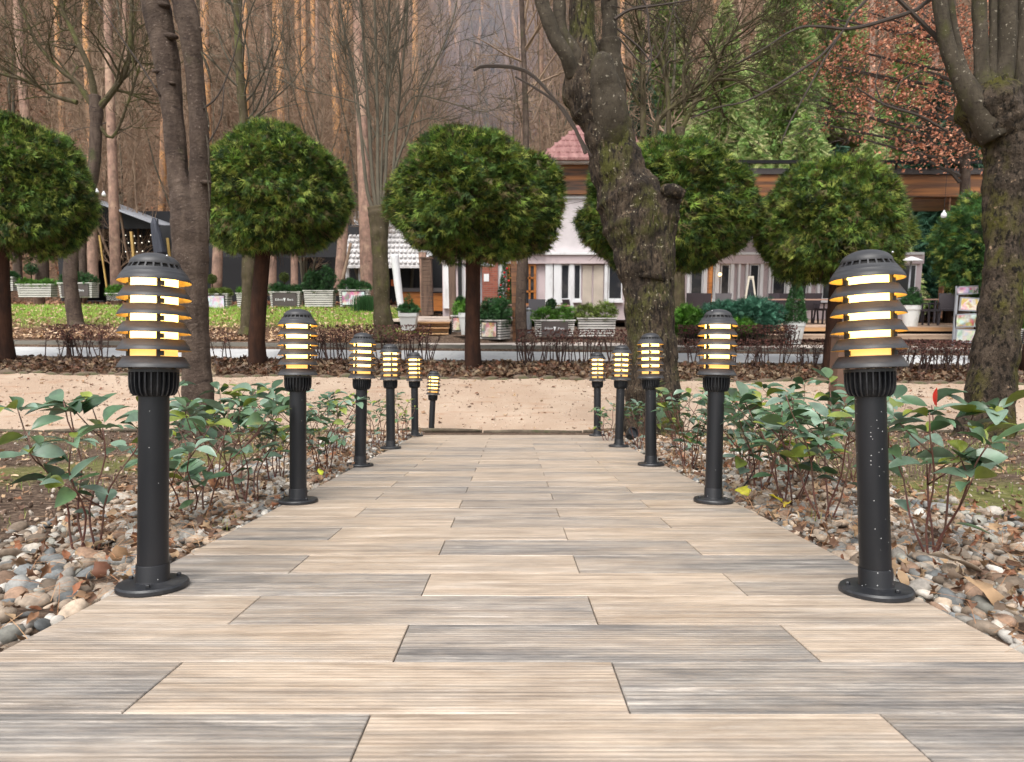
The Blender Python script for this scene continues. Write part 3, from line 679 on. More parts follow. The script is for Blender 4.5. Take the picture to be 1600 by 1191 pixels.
SH = [ # px, row, height, stems, spread, leaf, label
 (135,862,.50,5,.19,.085,'shrub with long narrow leaves on pebbles, alone left of the nearest left lamp'),
 (1452,872,.52,5,.20,.085,'shrub with one bright red top leaf, alone right of the nearest right lamp'),
 (305,812,.50,5,.26,.085,'leafy shrub directly right of the nearest left lamp, dry leaves at its foot'),
 (388,790,.50,5,.22,.078,'shrub just left of the second left lamp with stems bare at the foot'),
 (345,770,.60,6,.24,.080,'tallest left shrub, its top in front of the forked tree trunk'),
 (275,760,.50,4,.22,.080,'shrub half hidden behind the nearest left lamp pole'),
 (430,752,.55,6,.22,.075,'dense shrub whose leaves pass behind the second left lamp'),
 (505,738,.50,6,.24,.070,'shrub between the second and third left lamps with yellow undergrowth'),
 (528,715,.54,6,.22,.070,'tall shrub pressed behind the third left lamp'),
 (478,712,.52,5,.24,.070,'back shrub between second and third left lamps, beside the gravel walk'),
 (590,702,.46,5,.16,.055,'small light green shrub between the third and fourth left lamps'),
 (628,690,.44,5,.16,.052,'smallest yellowish shrub between the fourth and fifth left lamps'),
 (1288,815,.56,5,.24,.082,'large shrub immediately left of the nearest right lamp'),
 (1232,795,.54,6,.26,.085,'shrub with drooping round leaves above the yellow fallen leaves'),
 (1185,770,.52,6,.26,.085,'shrub just right of the second right lamp, black cable at its foot'),
 (1330,765,.50,4,.22,.078,'shrub behind the nearest right lamp pole beside the brown post'),
 (1240,752,.56,6,.26,.080,'back shrub midway between the two nearest right lamps'),
 (1165,742,.58,6,.26,.080,'tall pale leaved shrub behind the second right lamp'),
 (1075,735,.54,6,.24,.074,'shrub between the third and second right lamps'),
 (1060,712,.54,6,.26,.072,'shrub in front of the thick leaning tree trunk'),
 (1000,702,.46,5,.18,.058,'shrub between the third and fourth right lamps beside the spotlight'),
 (948,694,.42,4,.15,.052,'small shrub between the fourth and fifth right lamps')]
for i, (px, row, h, ns, sp_, lf, lab) in enumerate(SH):
    b_ = bed_at(px, row)
    photinia(b_, h*.99, 40+i, lab, ns, sp_, lf*1.12, red=(-.03,-.02,.49) if i==1 else False, yellow=.3 if i in (10,11) else .09)
# ---- single yellow and big brown leaves
def big_leaf(px, row, size, col, lab, kind=0, rx=.2, ry=.1, rz=0, v=.02, name='fallen_leaf'):
    p = bed_at(px, row) + Vector((0,0,.035+v)); m = MB(); M = rotmats(np.array([rx]),np.array([ry]),np.array([rz]))*size
    m.inst(LT[kind][0], LT[kind][1], M, np.zeros((1,3)), np.array([col])); o = m.build(name, leafm, smooth=True, loc=p)
    sd = o.modifiers.new('thickness','SOLIDIFY'); sd.thickness = .0008
    return tag(o, lab, 'leaf', 'large single fallen leaves')
big_leaf(1215,800,.085,(.75,.62,.03),'bright yellow leaf lying on the pebbles between the two nearest right lamps',1,.5,.3,.9)
big_leaf(1160,785,.09,(.62,.58,.05),'yellow leaf touching the base of the second right lamp',2,.3,-.3,.2)
big_leaf(1228,806,.06,(.70,.55,.04),'smaller yellow leaf just right of the bright yellow one',1,-.2,.4,2.2)
big_leaf(160,920,.06,(.16,.065,.035),'red brown curled leaf left of the nearest left lamp base',2,.9,.5,.5,.02)
big_leaf(187,893,.06,(.26,.15,.075),'folded tan leaf by the nearest left lamp base',2,.9,.7,.3,.02)
big_leaf(1530,955,.11,(.42,.27,.15),'torn tan leaf on the pebbles right of the nearest right lamp base',2,.4,.3,.2,.02)
big_leaf(1490,905,.13,(.45,.36,.27),'large pale leaf at the foot of the red-tipped shrub',1,.3,.3,1.2,.02)
big_leaf(330,772,.12,(.30,.14,.07),'dark brown curled leaf between the two nearest left lamps',2,.8,.2,1.2,.03)
big_leaf(500,752,.07,(.55,.60,.05),'yellow green leaf by the base of the third left lamp',1,.4,.3,.5,.02)
# cable at the second right lamp
m = MB(); P = [bed_at(a, r_)+Vector((0,0,h_)) for a, r_, h_ in ((1148,778,.03),(1160,776,.05),(1170,768,.075),(1176,758,.09),(1183,748,.06))]
m.tube([tuple(p) for p in P], .004, 8); tag(m.build('cable', darkin, smooth=True), 'short black cable rising from the pebbles behind the second right lamp', 'cable')
# small black spotlight at (985,672)
sp0 = empty('ground_spotlight', bed_at(984,694), 'small black ground spotlight among leaves behind the fourth right lamp', 'spotlight')
m = MB(); m.lathe([(0,0),(.035,0),(.035,.012),(.01,.016),(.008,.06),(0,.06)],16); m.build('stand', iron, sp0, auto=40)
m = MB(); m.lathe([(0,-.05),(.03,-.045),(.048,-.01),(.056,.05),(.050,.052),(.046,.03),(0,.03)],24); o = m.build('head', iron, sp0, loc=(0,0,.09), auto=40); o.rotation_euler=(.9,0,.6)
# ================================================================== TREES
def bark(name, c0, c1, moss=None, mosslo=.5, mosshi=.62, spots=None, bscale=14, bump=.8, stretch=(1,1,.35), bdist=.02, extra=()):
    L = [(c1, (7,7,2.2), .42, .6)]
    if moss: L.append((moss, (2.6,2.6,1.5), mosslo, mosshi))
    if spots: L.append((spots[0], (spots[1],)*3, spots[2], spots[2]+.05))
    L += list(extra)
    return mat(name, c0, .92, L, bump=bump, bscale=bscale, bstretch=stretch, bdist=bdist, spec=.25, var=.3, vscale=6)
bk_twin = bark('smooth_brown_bark', (.058,.040,.031), (.095,.068,.052), moss=(.055,.055,.025), mosslo=.60, mosshi=.72, spots=((.24,.20,.17),38,.68), bscale=30, stretch=(1,1,1.2), bump=1, extra=[((.035,.024,.019),(5,5,16),.56,.70),((.17,.13,.105),(30,30,45),.60,.72)])
bk_lean = bark('mossy_bark', (.078,.056,.038), (.032,.023,.016), moss=(.072,.072,.017), mosslo=.50, mosshi=.64, spots=((.32,.28,.20),28,.62), bscale=38, bump=1, bdist=.05, stretch=(1,1,.45), extra=[((.014,.010,.008),(34,34,11),.50,.62),((.16,.115,.075),(26,26,9),.60,.70)])
bk_grey = bark('grey_flecked_bark', (.066,.053,.038), (.045,.036,.025), moss=(.060,.056,.022), mosslo=.52, mosshi=.64, spots=((.24,.21,.165),26,.63), bscale=34, bump=1, extra=[((.035,.027,.020),(20,20,30),.55,.68)])
bk_moss = bark('dark_mossy_bark', (.045,.032,.022), (.085,.062,.045), moss=(.070,.064,.012), mosslo=.46, mosshi=.60, spots=((.34,.23,.15),9,.66), bscale=38, bump=1, bdist=.05, stretch=(1,1,.6), extra=[((.012,.009,.006),(26,26,14),.50,.62),((.16,.12,.085),(24,24,16),.61,.70)])
bk_olive = bark('olive_bark', (.080,.062,.038), (.055,.045,.022), moss=(.085,.082,.03), mosslo=.52, mosshi=.62, spots=((.30,.28,.2),18,.66))
bk_thuja = bark('thuja_bark', (.042,.018,.010), (.024,.011,.007), bscale=22, stretch=(1,1,.15))
bk_pine = bark('orange_pine_bark', (.46,.25,.14), (.30,.19,.135), moss=(.58,.30,.13), mosslo=.48, mosshi=.6, spots=((.13,.07,.05),4,.63), bscale=9, bump=.6, stretch=(1,1,.5))
bk_pine2 = bark('pinkish_pine_bark', (.30,.185,.14), (.21,.135,.105), moss=(.37,.25,.18), mosslo=.5, mosshi=.64, spots=((.11,.06,.05),5,.66), bscale=9, bump=.7, stretch=(1,1,.5))
bk_twig = mat('grey_brown_twig', (.21,.14,.095), .9, [((.30,.21,.14),(3,3,1),.45,.6)])
bk_green = mat('greenish_grey_bark', (.095,.080,.055), .9, [((.075,.065,.045),(6,6,1),.45,.6)], var=.25)
bk_dark = mat('dark_branch', (.045,.033,.026), .9)
def px_limb(mb, pts, D, seg=18, lump=.05, r=None, ntwist=9, wob=.0):
    """pts: (px, row, width px[, D]) smoothly interpolated into a tube"""
    pts = [p if len(p) == 4 else (*p, D) for p in pts]
    A = np.array([[*W(p[0], p[1], p[3]), p[2]/2/F*p[3]/math.sqrt(1+((p[0]-800)/F)**2)] for p in pts])
    t = np.arange(len(A)); tt = np.linspace(0, len(A)-1, (len(A)-1)*ntwist+1)
    # Catmull-Rom
    def cr(a):
        P = np.concatenate([[2*a[0]-a[1]], a, [2*a[-1]-a[-2]]]); out = []
        for u in tt:
            i = min(int(u), len(a)-2); f = u-i; p0,p1,p2,p3 = P[i:i+4]
            out.append(.5*((2*p1)+(-p0+p2)*f+(2*p0-5*p1+4*p2-p3)*f*f+(-p0+3*p1-3*p2+p3)*f**3))
        return np.array(out)
    B = cr(A); 
    if wob and r is not None: B[:,:3] += np.cumsum(r.normal(0, wob, (len(B),3)), 0)*np.linspace(0,1,len(B))[:,None]
    rr = np.maximum(B[:,3], .0015)
    if lump: rr = rr*(1+lump*.4*np.sin(np.arange(len(rr))*.55)+lump*.25*np.sin(np.arange(len(rr))*1.3+1))
    mb.tube(B[:,:3], rr, seg, lump=lump, rng=r if lump else None); return B
def twigs(mb, p, d, L, rad, lev, r, nb=(3,5), up=.25, wig=.16, seg=4, minr=.002, ang=(.35,.9)):
    """recursive bare branch"""
    n = 6 if lev > 0 else 4
    P = [np.array(p, float)]; dd = np.array(d, float)/np.linalg.norm(d)
    for i in range(n):
        dd = dd + r.normal(0, wig, 3) + np.array([0,0,up*.25]); dd /= np.linalg.norm(dd); P.append(P[-1]+dd*L/n)
    P = np.array(P); R = np.linspace(rad, max(rad*.35, minr*.6), n+1)
    mb.tube(P, R, seg if lev > 1 else 3, cap=False)
    if lev <= 0: return
    for _ in range(r.integers(nb[0], nb[1]+1)):
        i = r.integers(1, n+1); t = P[i]-P[i-1]; t /= np.linalg.norm(t)
        v = r.normal(0,1,3); v -= v@t*t; v /= np.linalg.norm(v); a = r.uniform(*ang)
        nd = t*math.cos(a)+v*math.sin(a)
        twigs(mb, P[i], nd, L*r.uniform(.45,.75), max(R[i]*.62, minr), lev-1, r, nb, up, wig, seg, minr, ang)
# ---- thuja sprays
def spray_tpl(seed=0, nl=7):
    r = np.random.default_rng(seed); V = []; Q = []
    for i in range(nl):
        a = (i-(nl-1)/2)*.17 + r.uniform(-.08,.08); L = r.uniform(.5,1.15); z0 = r.uniform(-.12,.12)
        dx, dy = math.cos(a), math.sin(a); nx_, ny_ = -dy, dx; w_ = .023
        k = len(V)
        V += [(0,0,0), (dx*L*.45+nx_*w_, dy*L*.45+ny_*w_, z0), (dx*L, dy*L, z0*2-.12*L), (dx*L*.45-nx_*w_, dy*L*.45-ny_*w_, z0)]
        Q.append([k,k+1,k+2,k+3])
        # a side twig
        b2 = a + (.55 if i%2 else -.55); ex, ey = math.cos(b2), math.sin(b2); k = len(V); s0 = np.array([dx*L*.4, dy*L*.4, z0])
        V += [tuple(s0), (s0[0]+ex*.2-ey*.04, s0[1]+ey*.2+ex*.04, z0), (s0[0]+ex*.38, s0[1]+ey*.38, z0-.04), (s0[0]+ex*.2+ey*.04, s0[1]+ey*.2-ex*.04, z0)]
        Q.append([k,k+1,k+2,k+3])
    return np.array(V), np.array(Q)
SPR = [spray_tpl(i) for i in range(3)]
def foliage(mb, n, size, seed, shape, cols, droop=.0, jit=.5, lumps=0, tipc=None, out=1.0, tpl=None):
    """shape(r,n) -> points, outward directions, 0..1 'outerness'"""
    r = np.random.default_rng(seed); P, Dn, o = shape(r, n)
    d = Dn*out + r.normal(0, jit, (n,3)); d[:,2] -= droop
    M = frames(d, r.uniform(-1.2,1.2,n)+0)*(size*r.uniform(.6,1.35,n))[:,None,None]
    c = cols[r.integers(0,len(cols),n)]*r.uniform(.75,1.25,(n,1))
    cn = (np.sin(P[:,0]*6.3+seed)*np.sin(P[:,1]*5.7+1)*np.sin(P[:,2]*6.1+2)); c = c*(1+.45*cn)[:,None]
    if tipc is not None: q = r.uniform(size=n) < .18*o**2; c[q] = tipc*r.uniform(.8,1.2,(q.sum(),1))
    for k in range(3):
        q = np.arange(n)%3==k; V, Q = (tpl or SPR)[k % len(tpl or SPR)]; mb.inst(V, Q, M[q], P[q]-d[q]/np.linalg.norm(d[q],axis=1)[:,None]*size*.45, c[q])
def ball(c, R, lump=.06, seed=0, inner=.72, flat=(1,1,1), cut=None):
    c = np.array(c, float); R = np.array(R)*np.array(flat) if np.ndim(R)==0 else np.array(R)
    rs = np.random.default_rng(seed); K = rs.normal(size=(9,3))
    def f(r, n):
        d = r.normal(size=(n,3)); d /= np.linalg.norm(d,axis=1)[:,None]
        L = 1+lump*sum(np.sin(d@K[i]*(2+i*.9)+i) for i in range(9))/3
        u = inner+(1.03-inner)*r.uniform(0,1,n)**.45
        P = c + d*R*(L*u)[:,None]
        nrm = d/R; nrm /= np.linalg.norm(nrm,axis=1)[:,None]
        return P, nrm, u
    return f
def cone(c, R, H, seed=0, inner=.7, power=1.0, lump=.1):
    def f(r, n):
        z = 1-np.sqrt(r.uniform(0,1,n)); a = r.uniform(0,6.3,n); u = inner+(1.0-inner)*r.uniform(0,1,n)**.5
        rad = R*(1-z)**power*u*(1+lump*np.sin(a*5+z*13+seed))
        P = np.c_[c[0]+rad*np.cos(a), c[1]+rad*np.sin(a), c[2]+z*H]
        return P, np.c_[np.cos(a), np.sin(a), np.full(n,.35)], u
    return f
thujam = mat('thuja_leaf', (1,1,1), .62, attr=True, spec=.3, trans=.18)
tcol = np.array([(.042,.080,.016),(.068,.118,.020),(.020,.042,.010),(.105,.155,.026),(.050,.092,.018),(.012,.026,.007),(.07,.055,.022)])
ttip = np.array([.27,.31,.06])
corem = mat('dark_core', (.020,.017,.009), .95, [((.05,.035,.018),(9,9,9),.5,.6)], bump=1, bscale=30)  # dark colour painting the shade inside the clipped crowns
def topiary_mesh(seed, n=19000):
    def dome(inner, lump, k):
        rs = np.random.default_rng(seed+k); K = rs.normal(size=(8,3)); K /= np.linalg.norm(K,axis=1)[:,None]
        def f(r, n):
            d = r.normal(size=(n*2,3)); d /= np.linalg.norm(d,axis=1)[:,None]
            keep = r.uniform(size=n*2) < np.where(d[:,2] < -.45, .55, 1.0); d = d[keep][:n]
            while len(d) < n: d = np.concatenate([d, d])[:n]
            L = 1+lump*(sum(np.sin(d@K[i]*(3+i*1.3)+i*2) for i in range(8))/2.5)
            u = inner+(1.03-inner)*r.uniform(0,1,n)**.45
            z = d[:,2]; q0 = np.sqrt(1-z*z); rad = np.where(z>0, q0*(1-.08*z), q0**.55*(1+.10*z))        # fuller below the middle, domed above
            P = np.c_[d[:,:2]/np.maximum(np.linalg.norm(d[:,:2],axis=1)[:,None],1e-6)*rad[:,None]*1.48, (np.where(z>0, z*1.34, z*1.02)-.12)]*(L*u)[:,None]
            return P, d, u
        return f
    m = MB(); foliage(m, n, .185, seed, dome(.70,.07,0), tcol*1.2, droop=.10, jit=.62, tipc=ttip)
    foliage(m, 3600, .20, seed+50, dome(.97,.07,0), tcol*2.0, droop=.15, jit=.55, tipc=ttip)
    rq = np.random.default_rng(seed+9)
    for _ in range(260):      # bare twig ends poking out, most of them underneath
        d_ = rq.normal(size=3); d_[2] -= .9; d_ /= np.linalg.norm(d_); e0 = d_*np.array([1.36,1.36,1.12]); e1 = e0 + (d_+rq.normal(0,.5,3))*rq.uniform(.10,.26)
        m.tube([e0*.8, e0, e1], [.010,.007,.003], 3, col=(.10,.06,.035), cap=False)
    return m
TOP = [  # trunk px, D, base row; crown centre px,row, half w px, half h px; label
 (8,13.6,578, 22,296,142,112,'ball-clipped evergreen at the left edge of the picture, darkest of its row'),
 (402,13.5,578, 432,302,124,106,'ball-clipped evergreen above the second left lamp, right of the forked tree'),
 (738,13.4,580, 742,310,138,106,'widest ball-clipped evergreen, over the middle of the path'),
 (1034,13.9,580, 1040,326,140,108,'ball-clipped evergreen partly hidden behind the thick leaning tree'),
 (1298,13.3,577, 1302,345,128,104,'ball-clipped evergreen with yellowish top behind the nearest right lamp'),
]
def topiary(i, spec, mesh_src):
    px, D, row, cx, cy, hw, hh, lab = spec
    base = G(px, D); root = empty('clipped_evergreen', base, lab, 'tree', 'ball-clipped evergreens between walk and road')
    c = W(cx, cy, D); k = D/F; hw = hw*.955/math.sqrt(1+((cx-800)/F)**2); hh *= .97
    if mesh_src is None:
        m = topiary_mesh(60+i); o = m.build('crown', thujam, root)
    else: o = mesh_src.copy(); S.collection.objects.link(o); o.parent = root
    o.location = Vector(c)-base; o.scale = (hw*k/1.5, hw*k/1.5, hh*k/1.28); o.rotation_euler = (0,0,i*1.3)
    m = MB(); m.add(PT[i%6]*np.array([.86,.86,.70])+np.array([0,0,.08]), IF); q = m.build('dark_core', corem, o, smooth=True)  # solid dark core painted as the shaded crown interior, blocks see-through
    top = c-base; r = np.random.default_rng(i)
    m = MB(); w0 = 11.5*k
    P = [(0,0,-.1),(0.01,0,.12),(.0,0,.5),(top[0]*.3,0,top[2]*.45),(top[0]*.6,0,top[2]*.7),(top[0]*.9,0,top[2])]
    m.tube(P, [w0*1.35,w0*1.15,w0*1.02,w0*.95,w0*.9,w0*.6], 14, lump=.12, rng=r)
    for a in range(7):
        an = a*.9; m.tube([(top[0]*.6,0,top[2]*.66),(top[0]*.8+.5*math.cos(an),.5*math.sin(an),top[2]*.83),(top[0]+1.1*math.cos(an),1.1*math.sin(an),top[2]*.95)], [.05,.035,.015], 5)
    m.build('trunk', bk_thuja, root, smooth=True); return o
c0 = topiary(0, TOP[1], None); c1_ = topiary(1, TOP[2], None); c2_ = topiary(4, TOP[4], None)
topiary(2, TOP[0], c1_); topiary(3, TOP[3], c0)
# smaller round evergreen behind the right-hand tree, and a bit behind the forked tree
def bush(name, px, D, row_c, hw, hh, n, size, cols, lab, cat='shrub', seed=1, tip=None, base=True, group=None, y_off=0, jit=.6, droop=0, grow=None, core=True):
    c = W(px, row_c, D); b_ = G(px, D); k = D/F
    root = empty(name, (c.x, c.y, b_.z if grow is None else grow), lab, cat, group)
    rel = Vector((0,0,c.z-root.location.z)); m = MB(); R = (hw*k, hw*k, hh*k)
    foliage(m, n, size, seed, ball(rel, R, .09, seed, .6), cols, droop=droop, jit=jit, tipc=tip)
    if core: m.add(PT[seed%6]*np.array(R)*.62+np.array(rel), IF, (.012,.02,.008))
    m.build('foliage', thujam, root)
    if base and rel.z > hh*k:
        s_ = MB(); s_.tube([(0,0,-.05),(0,0,rel.z*.5),(0,0,rel.z)], [.05,.04,.03], 6); s_.build('stem', bk_thuja, root)
    return root
lg = np.array([(.05,.12,.03),(.07,.16,.04),(.04,.095,.03)])
bush('round_evergreen', 1535, 17.8, 385, 66, 78, 4200, .22, lg, 'round evergreen partly hidden behind the mossy right-hand tree', 'tree', 5, ttip)
s_ = empty('clipped_evergreen', G(1612, 13.4), 'dark evergreen at the right edge behind the mossy right-hand tree', 'tree', 'ball-clipped evergreens between walk and road')
o = c1_.copy(); S.collection.objects.link(o); o.parent = s_; cc_ = W(1700, 340, 13.4); o.location = cc_-s_.location; o.scale = (1,1,.95)
m = MB(); top = cc_-s_.location; m.tube([(0,0,-.1),(0,0,.5),(top[0]*.3,0,top[2]*.6),(top[0],0,top[2])], [.26,.18,.17,.1], 12, lump=.1, rng=rng); m.build('trunk', bk_thuja, s_, smooth=True)

# ---- forked tree on the left
def tree_root(name, px, D, lab, row=None, group=None):
    p = W(px, row, D) if row else G(px, D)
    return empty(name, p, lab, 'tree', group)
def rel_build(m, name, ma, root, smooth=True):
    V = [v - np.array(root.location) for v in m.v]; m.v = V; return m.build(name, ma, root, smooth=smooth)
r = np.random.default_rng(2)
tw = empty('forked_tree', W(312, 676, 7.1), 'brown forked tree with two close upright stems behind the nearest left lamp', 'tree')
m = MB()
px_limb(m, [(318,690,72),(314,665,62),(311,640,53),(309,600,50),(306,550,46),(302,500,48),(300,450,50),(298,400,56),(296,350,60),(290,320,52),(284,295,42),(278,270,36),(272,200,34),(266,150,36),(261,100,41),(252,50,44),(242,0,48),(228,-60,46),(214,-160,44)], 7.1, 44, .06, r)
rel_build(m, 'trunk', bk_twin, tw)
m = MB()
px_limb(m, [(304,350,44,7.1),(311,300,36,7.1),(312,255,32,7.08),(311,200,31,7.05),(307,150,30,7.05),(302,100,31,7.02),(297,50,36,7.0),(290,15,38,7.0),(280,-30,34,7),(276,-160,32,7)], 7.1, 26, .05, r)
rel_build(m, 'second_stem', bk_twin, tw)
m = MB()   # knots and burrs
for (a,b_,s2) in ((254,8,9),(267,57,9),(246,112,6),(305,45,9),(313,245,5),(268,130,5),(322,285,7)):
    m = MB(); p = np.array(W(a,b_,7.02)); k = s2/F*7; m.add(PT[2]*np.array([k*1.35,k,k*.7])+p, IF); rel_build(m, 'knot', bk_twin, tw)
m = MB()   # peeling strips of bark on the right side
for (a,b_,a2,b2,w_) in ((314,80,330,130,5),(318,160,327,205,3),(322,210,326,262,4),(323,270,327,330,3),(324,330,325,380,3)):
    px_limb(m, [(a,b_,1.5),((a+a2)/2+2,(b_+b2)/2,w_),(a2,b2,1.2)], 6.9, 6, .1, r, 3)
rel_build(m, 'loose_bark', bk_grey, tw)
m = MB()
for pts in (((318,170,4),(340,150,3),(358,110,2.5),(372,60,2),(383,0,1.5)), ((322,230,3),(345,185,2.5),(350,130,2)), ((250,150,4),(225,110,3),(190,60,2.4),(150,0,2)), ((285,0,9),(300,-40,8),(330,-90,6))):
    px_limb(m, [(*p, 7.0) for p in pts], 7.0, 5, 0, r, 3)
rel_build(m, 'branches', bk_dark, tw)
# ---- thick leaning tree
le = empty('leaning_tree', W(1018, 690, 7.35), 'thick mossy leaning tree with a cut limb behind the right row of lamps', 'tree')
m = MB()
px_limb(m, [(1022,705,112),(1021,680,98),(1020,650,88),(1020,600,80),(1019,550,76),(1017,500,80),(1013,450,82),(1006,400,92),(997,350,104),(983,310,100),(970,280,84),(958,240,82),(948,200,78),(934,165,84),(918,140,74),(910,105,56),(909,60,42),(910,0,40),(911,-60,38),(912,-160,36)], 7.3, 64, .085, r)
rel_build(m, 'trunk', bk_lean, le)
m = MB()
px_limb(m, [(1018,440,60,7.2),(1032,360,54,7.2),(1040,325,46,7.15),(1046,304,36,7.1),(1050,297,22,7.05)], 7.2, 20, .1, r)
for (a,b_,s2) in ((1050,300,12),(1058,305,8),(1043,297,9),(1063,300,6)):
    p = np.array(W(a,b_,7.0)); k = s2/F*7; m.add(PT[3]*np.array([k*1.3,k,k])+p, IF)
rel_build(m, 'stub', bk_lean, le)
m = MB(); px_limb(m, [(955,235,52,7.25),(955,190,54,7.1),(949,150,52,7.05),(943,120,42,7.0),(940,95,34,7),(938,84,16,7)], 7.1, 22, .05, r); rel_build(m, 'rounded_limb', bk_grey, le)
m = MB(); px_limb(m, [(958,200,40,7.5),(960,140,38,7.5),(954,90,34,7.5),(952,65,36,7.5)], 7.5, 22, .04, r); px_limb(m, [(952,66,24,7.5),(953,30,24,7.5),(952,0,26,7.5),(953,-60,26,7.5),(955,-160,24,7.5)], 7.5, 20, .04, r); rel_build(m, 'rear_limb', bk_grey, le)
m = MB(); px_limb(m, [(912,150,46,7.25),(903,110,34,7.25),(895,80,26,7.2),(876,50,22,7.2),(874,0,20,7.2),(873,-60,18,7.2),(868,-160,16,7.2)], 7.2, 16, .05, r)
px_limb(m, [(896,120,24,7.2),(884,85,22,7.1),(868,60,22,7.1),(856,30,22,7.1),(846,0,22,7.1),(836,-60,20,7.1),(820,-160,18,7.1)], 7.1, 16, .05, r); rel_build(m, 'left_limbs', bk_grey, le)
m = MB()
for pts in (((960,30,6),(985,15,4.5),(1030,8,3.5),(1080,0,2.5)), ((965,45,4),(1000,75,3),(1020,95,2.5),(1040,60,2),(1055,0,1.8)), ((968,60,3),(1005,100,2.6),(1022,70,2)), ((925,245,4),(890,190,4),(862,150,5),(820,110,6),(760,103,6),(740,110,4)), ((915,240,6),(905,215,6),(880,170,5),(840,140,4),(805,120,3)),
            ((950,0,6),(985,-20,5),(1010,10,3.5),(1014,60,3),(1018,90,2.4),(1010,130,2))):
    px_limb(m, [(*p, 7.2) for p in pts], 7.2, 5, 0, r, 3)
for _ in range(7): twigs(m, np.array(W(r.uniform(955,1080),r.uniform(-40,20),7.4)), (r.uniform(-.5,1),0,r.uniform(-.6,.5)), r.uniform(.5,1.1), .006, 2, r, (2,4), up=0)
rel_build(m, 'branches', bk_dark, le, False)
# ---- mossy tree at the right edge
rt = empty('mossy_pollard_tree', W(1540, 690, 7.3), 'stout mossy tree with a cluster of upright limbs at the right edge', 'tree')
m = MB()
px_limb(m, [(1534,700,120),(1537,680,100),(1543,650,84),(1549,600,77),(1556,550,76),(1562,500,74),(1566,450,70),(1569,400,66),(1570,350,68),(1571,300,70),(1573,255,74),(1572,220,86),(1560,190,108),(1545,160,112),(1535,135,80)], 7.3, 64, .09, r)
rel_build(m, 'trunk', bk_moss, rt)
m = MB()
for pts in (((1556,215,50),(1528,168,46),(1496,112,30),(1480,70,26),(1468,0,24),(1458,-60,22),(1440,-160,20)), ((1530,165,36),(1504,108,20),(1494,60,14),(1484,0,14),(1478,-60,12),(1470,-160,10)), ((1535,150,40),(1534,105,26),(1532,50,24),(1530,0,24),(1530,-160,22)),
            ((1548,150,30),(1551,100,16),(1552,50,13),(1552,0,13),(1552,-160,12)), ((1558,210,46),(1558,180,44),(1562,150,38),(1570,100,34),(1574,50,33),(1575,0,33),(1577,-160,30)), ((1588,210,40),(1590,170,30),(1594,130,24),(1598,50,26),(1602,0,26),(1606,-160,24))):
    px_limb(m, [(*p, 7.2) for p in pts], 7.2, 18, .045, r)
rel_build(m, 'limbs', bk_grey, rt)
m = MB()
for pts in (((1505,100,12),(1470,65,10),(1440,35,9),(1415,10,8),(1395,-10,7)), ((1490,-90,12),(1452,0,8),(1388,30,7),(1327,45,6),(1290,42,5),(1254,42,4),(1225,55,3),(1200,72,2.4),(1150,100,2)),
            ((1400,-50,8),(1354,0,5),(1330,25,4.5),(1316,50,4),(1285,85,4),(1260,104,4),(1200,141,3.6),(1160,160,3),(1120,168,2.4),(1080,185,2)), ((1316,50,3.4),(1290,90,3.2),(1257,150,3),(1235,190,2.6),(1220,225,2)), ((1327,45,3),(1300,30,2),(1270,0,2)),
            ((1440,35,4),(1425,50,3),(1400,55,2)), ((1480,205,5),(1435,180,5),(1385,165,4),(1340,138,3)), ((1380,165,3),(1368,130,2.4),(1378,90,2)), ((1395,155,3),(1410,125,2.4),(1440,110,2))):
    px_limb(m, [(*p, 7.4) for p in pts], 7.4, 6, 0, r, 3)
rel_build(m, 'branches', bk_dark, rt, False)

# ---- trees on the lawn
lawn_g = 'bare trees on the lawn'
t1 = tree_root('bare_tree', 592, 17.4, 'bare tree with many thin upright stems on the lawn, behind the third left lamp', group=lawn_g)
m = MB(); px_limb(m, [(602,535,46),(600,510,32),(597,480,26),(595,430,25),(593,380,27),(592,345,32),(591,325,34)], 17.4, 16, .09, r); rel_build(m, 'trunk', bk_olive, t1)
m = MB()
for pts in (((586,335,9),(574,300,8),(566,230,7),(558,150,6.5),(548,90,6),(534,30,5.5),(524,-60,5)), ((588,330,9),(582,280,8),(577,200,7),(572,120,6),(566,40,5),(560,-60,4.5)), ((592,330,9),(590,270,8),(590,190,7),(588,100,6.5),(586,30,6),(584,-60,5)),
            ((597,332,8),(602,280,7),(605,200,6.5),(606,110,6),(607,30,5.5),(610,-60,5)), ((601,335,8),(612,290,7),(619,210,6.5),(626,130,6),(634,50,5),(640,-60,4)), ((595,330,7),(596,260,5),(600,180,5),(612,110,5),(628,40,4.5),(640,-30,4)),
            ((604,330,7),(615,270,6),(634,215,5),(648,170,4.5),(680,100,3.6),(705,40,3),(718,-20,2.5)), ((576,250,4),(560,190,3.4),(548,120,3),(530,50,3)), ((607,220,4),(625,180,3.4),(650,150,3),(700,160,2.5),(760,175,2),(800,150,1.6)),
            ((585,190,3),(565,165,3),(520,150,2.6),(470,140,2),(440,125,1.8)), ((590,215,3),(640,195,3),(670,185,2.5),(690,190,2))):
    B = px_limb(m, [(p[0],p[1],p[2]*.72,17.4) for p in pts], 17.4, 7, .02, r, 3)
    for _ in range(9):
        i = r.integers(5, len(B)-1); t_ = B[i,:3]-B[i-1,:3]; v = r.normal(0,1,3); v[2] = abs(v[2])*.6
        twigs(m, B[i,:3], t_/np.linalg.norm(t_)+.9*v/np.linalg.norm(v), r.uniform(.9,2.2), B[i,3]*.45, 2, r, (2,4), up=.3, wig=.15, minr=.007)
rel_build(m, 'stems', bk_green, t1, False)
t2 = tree_root('bare_tree', 386, 18, 'mossy bare trunk on the lawn, just left of the second clipped evergreen trunk', group=lawn_g)
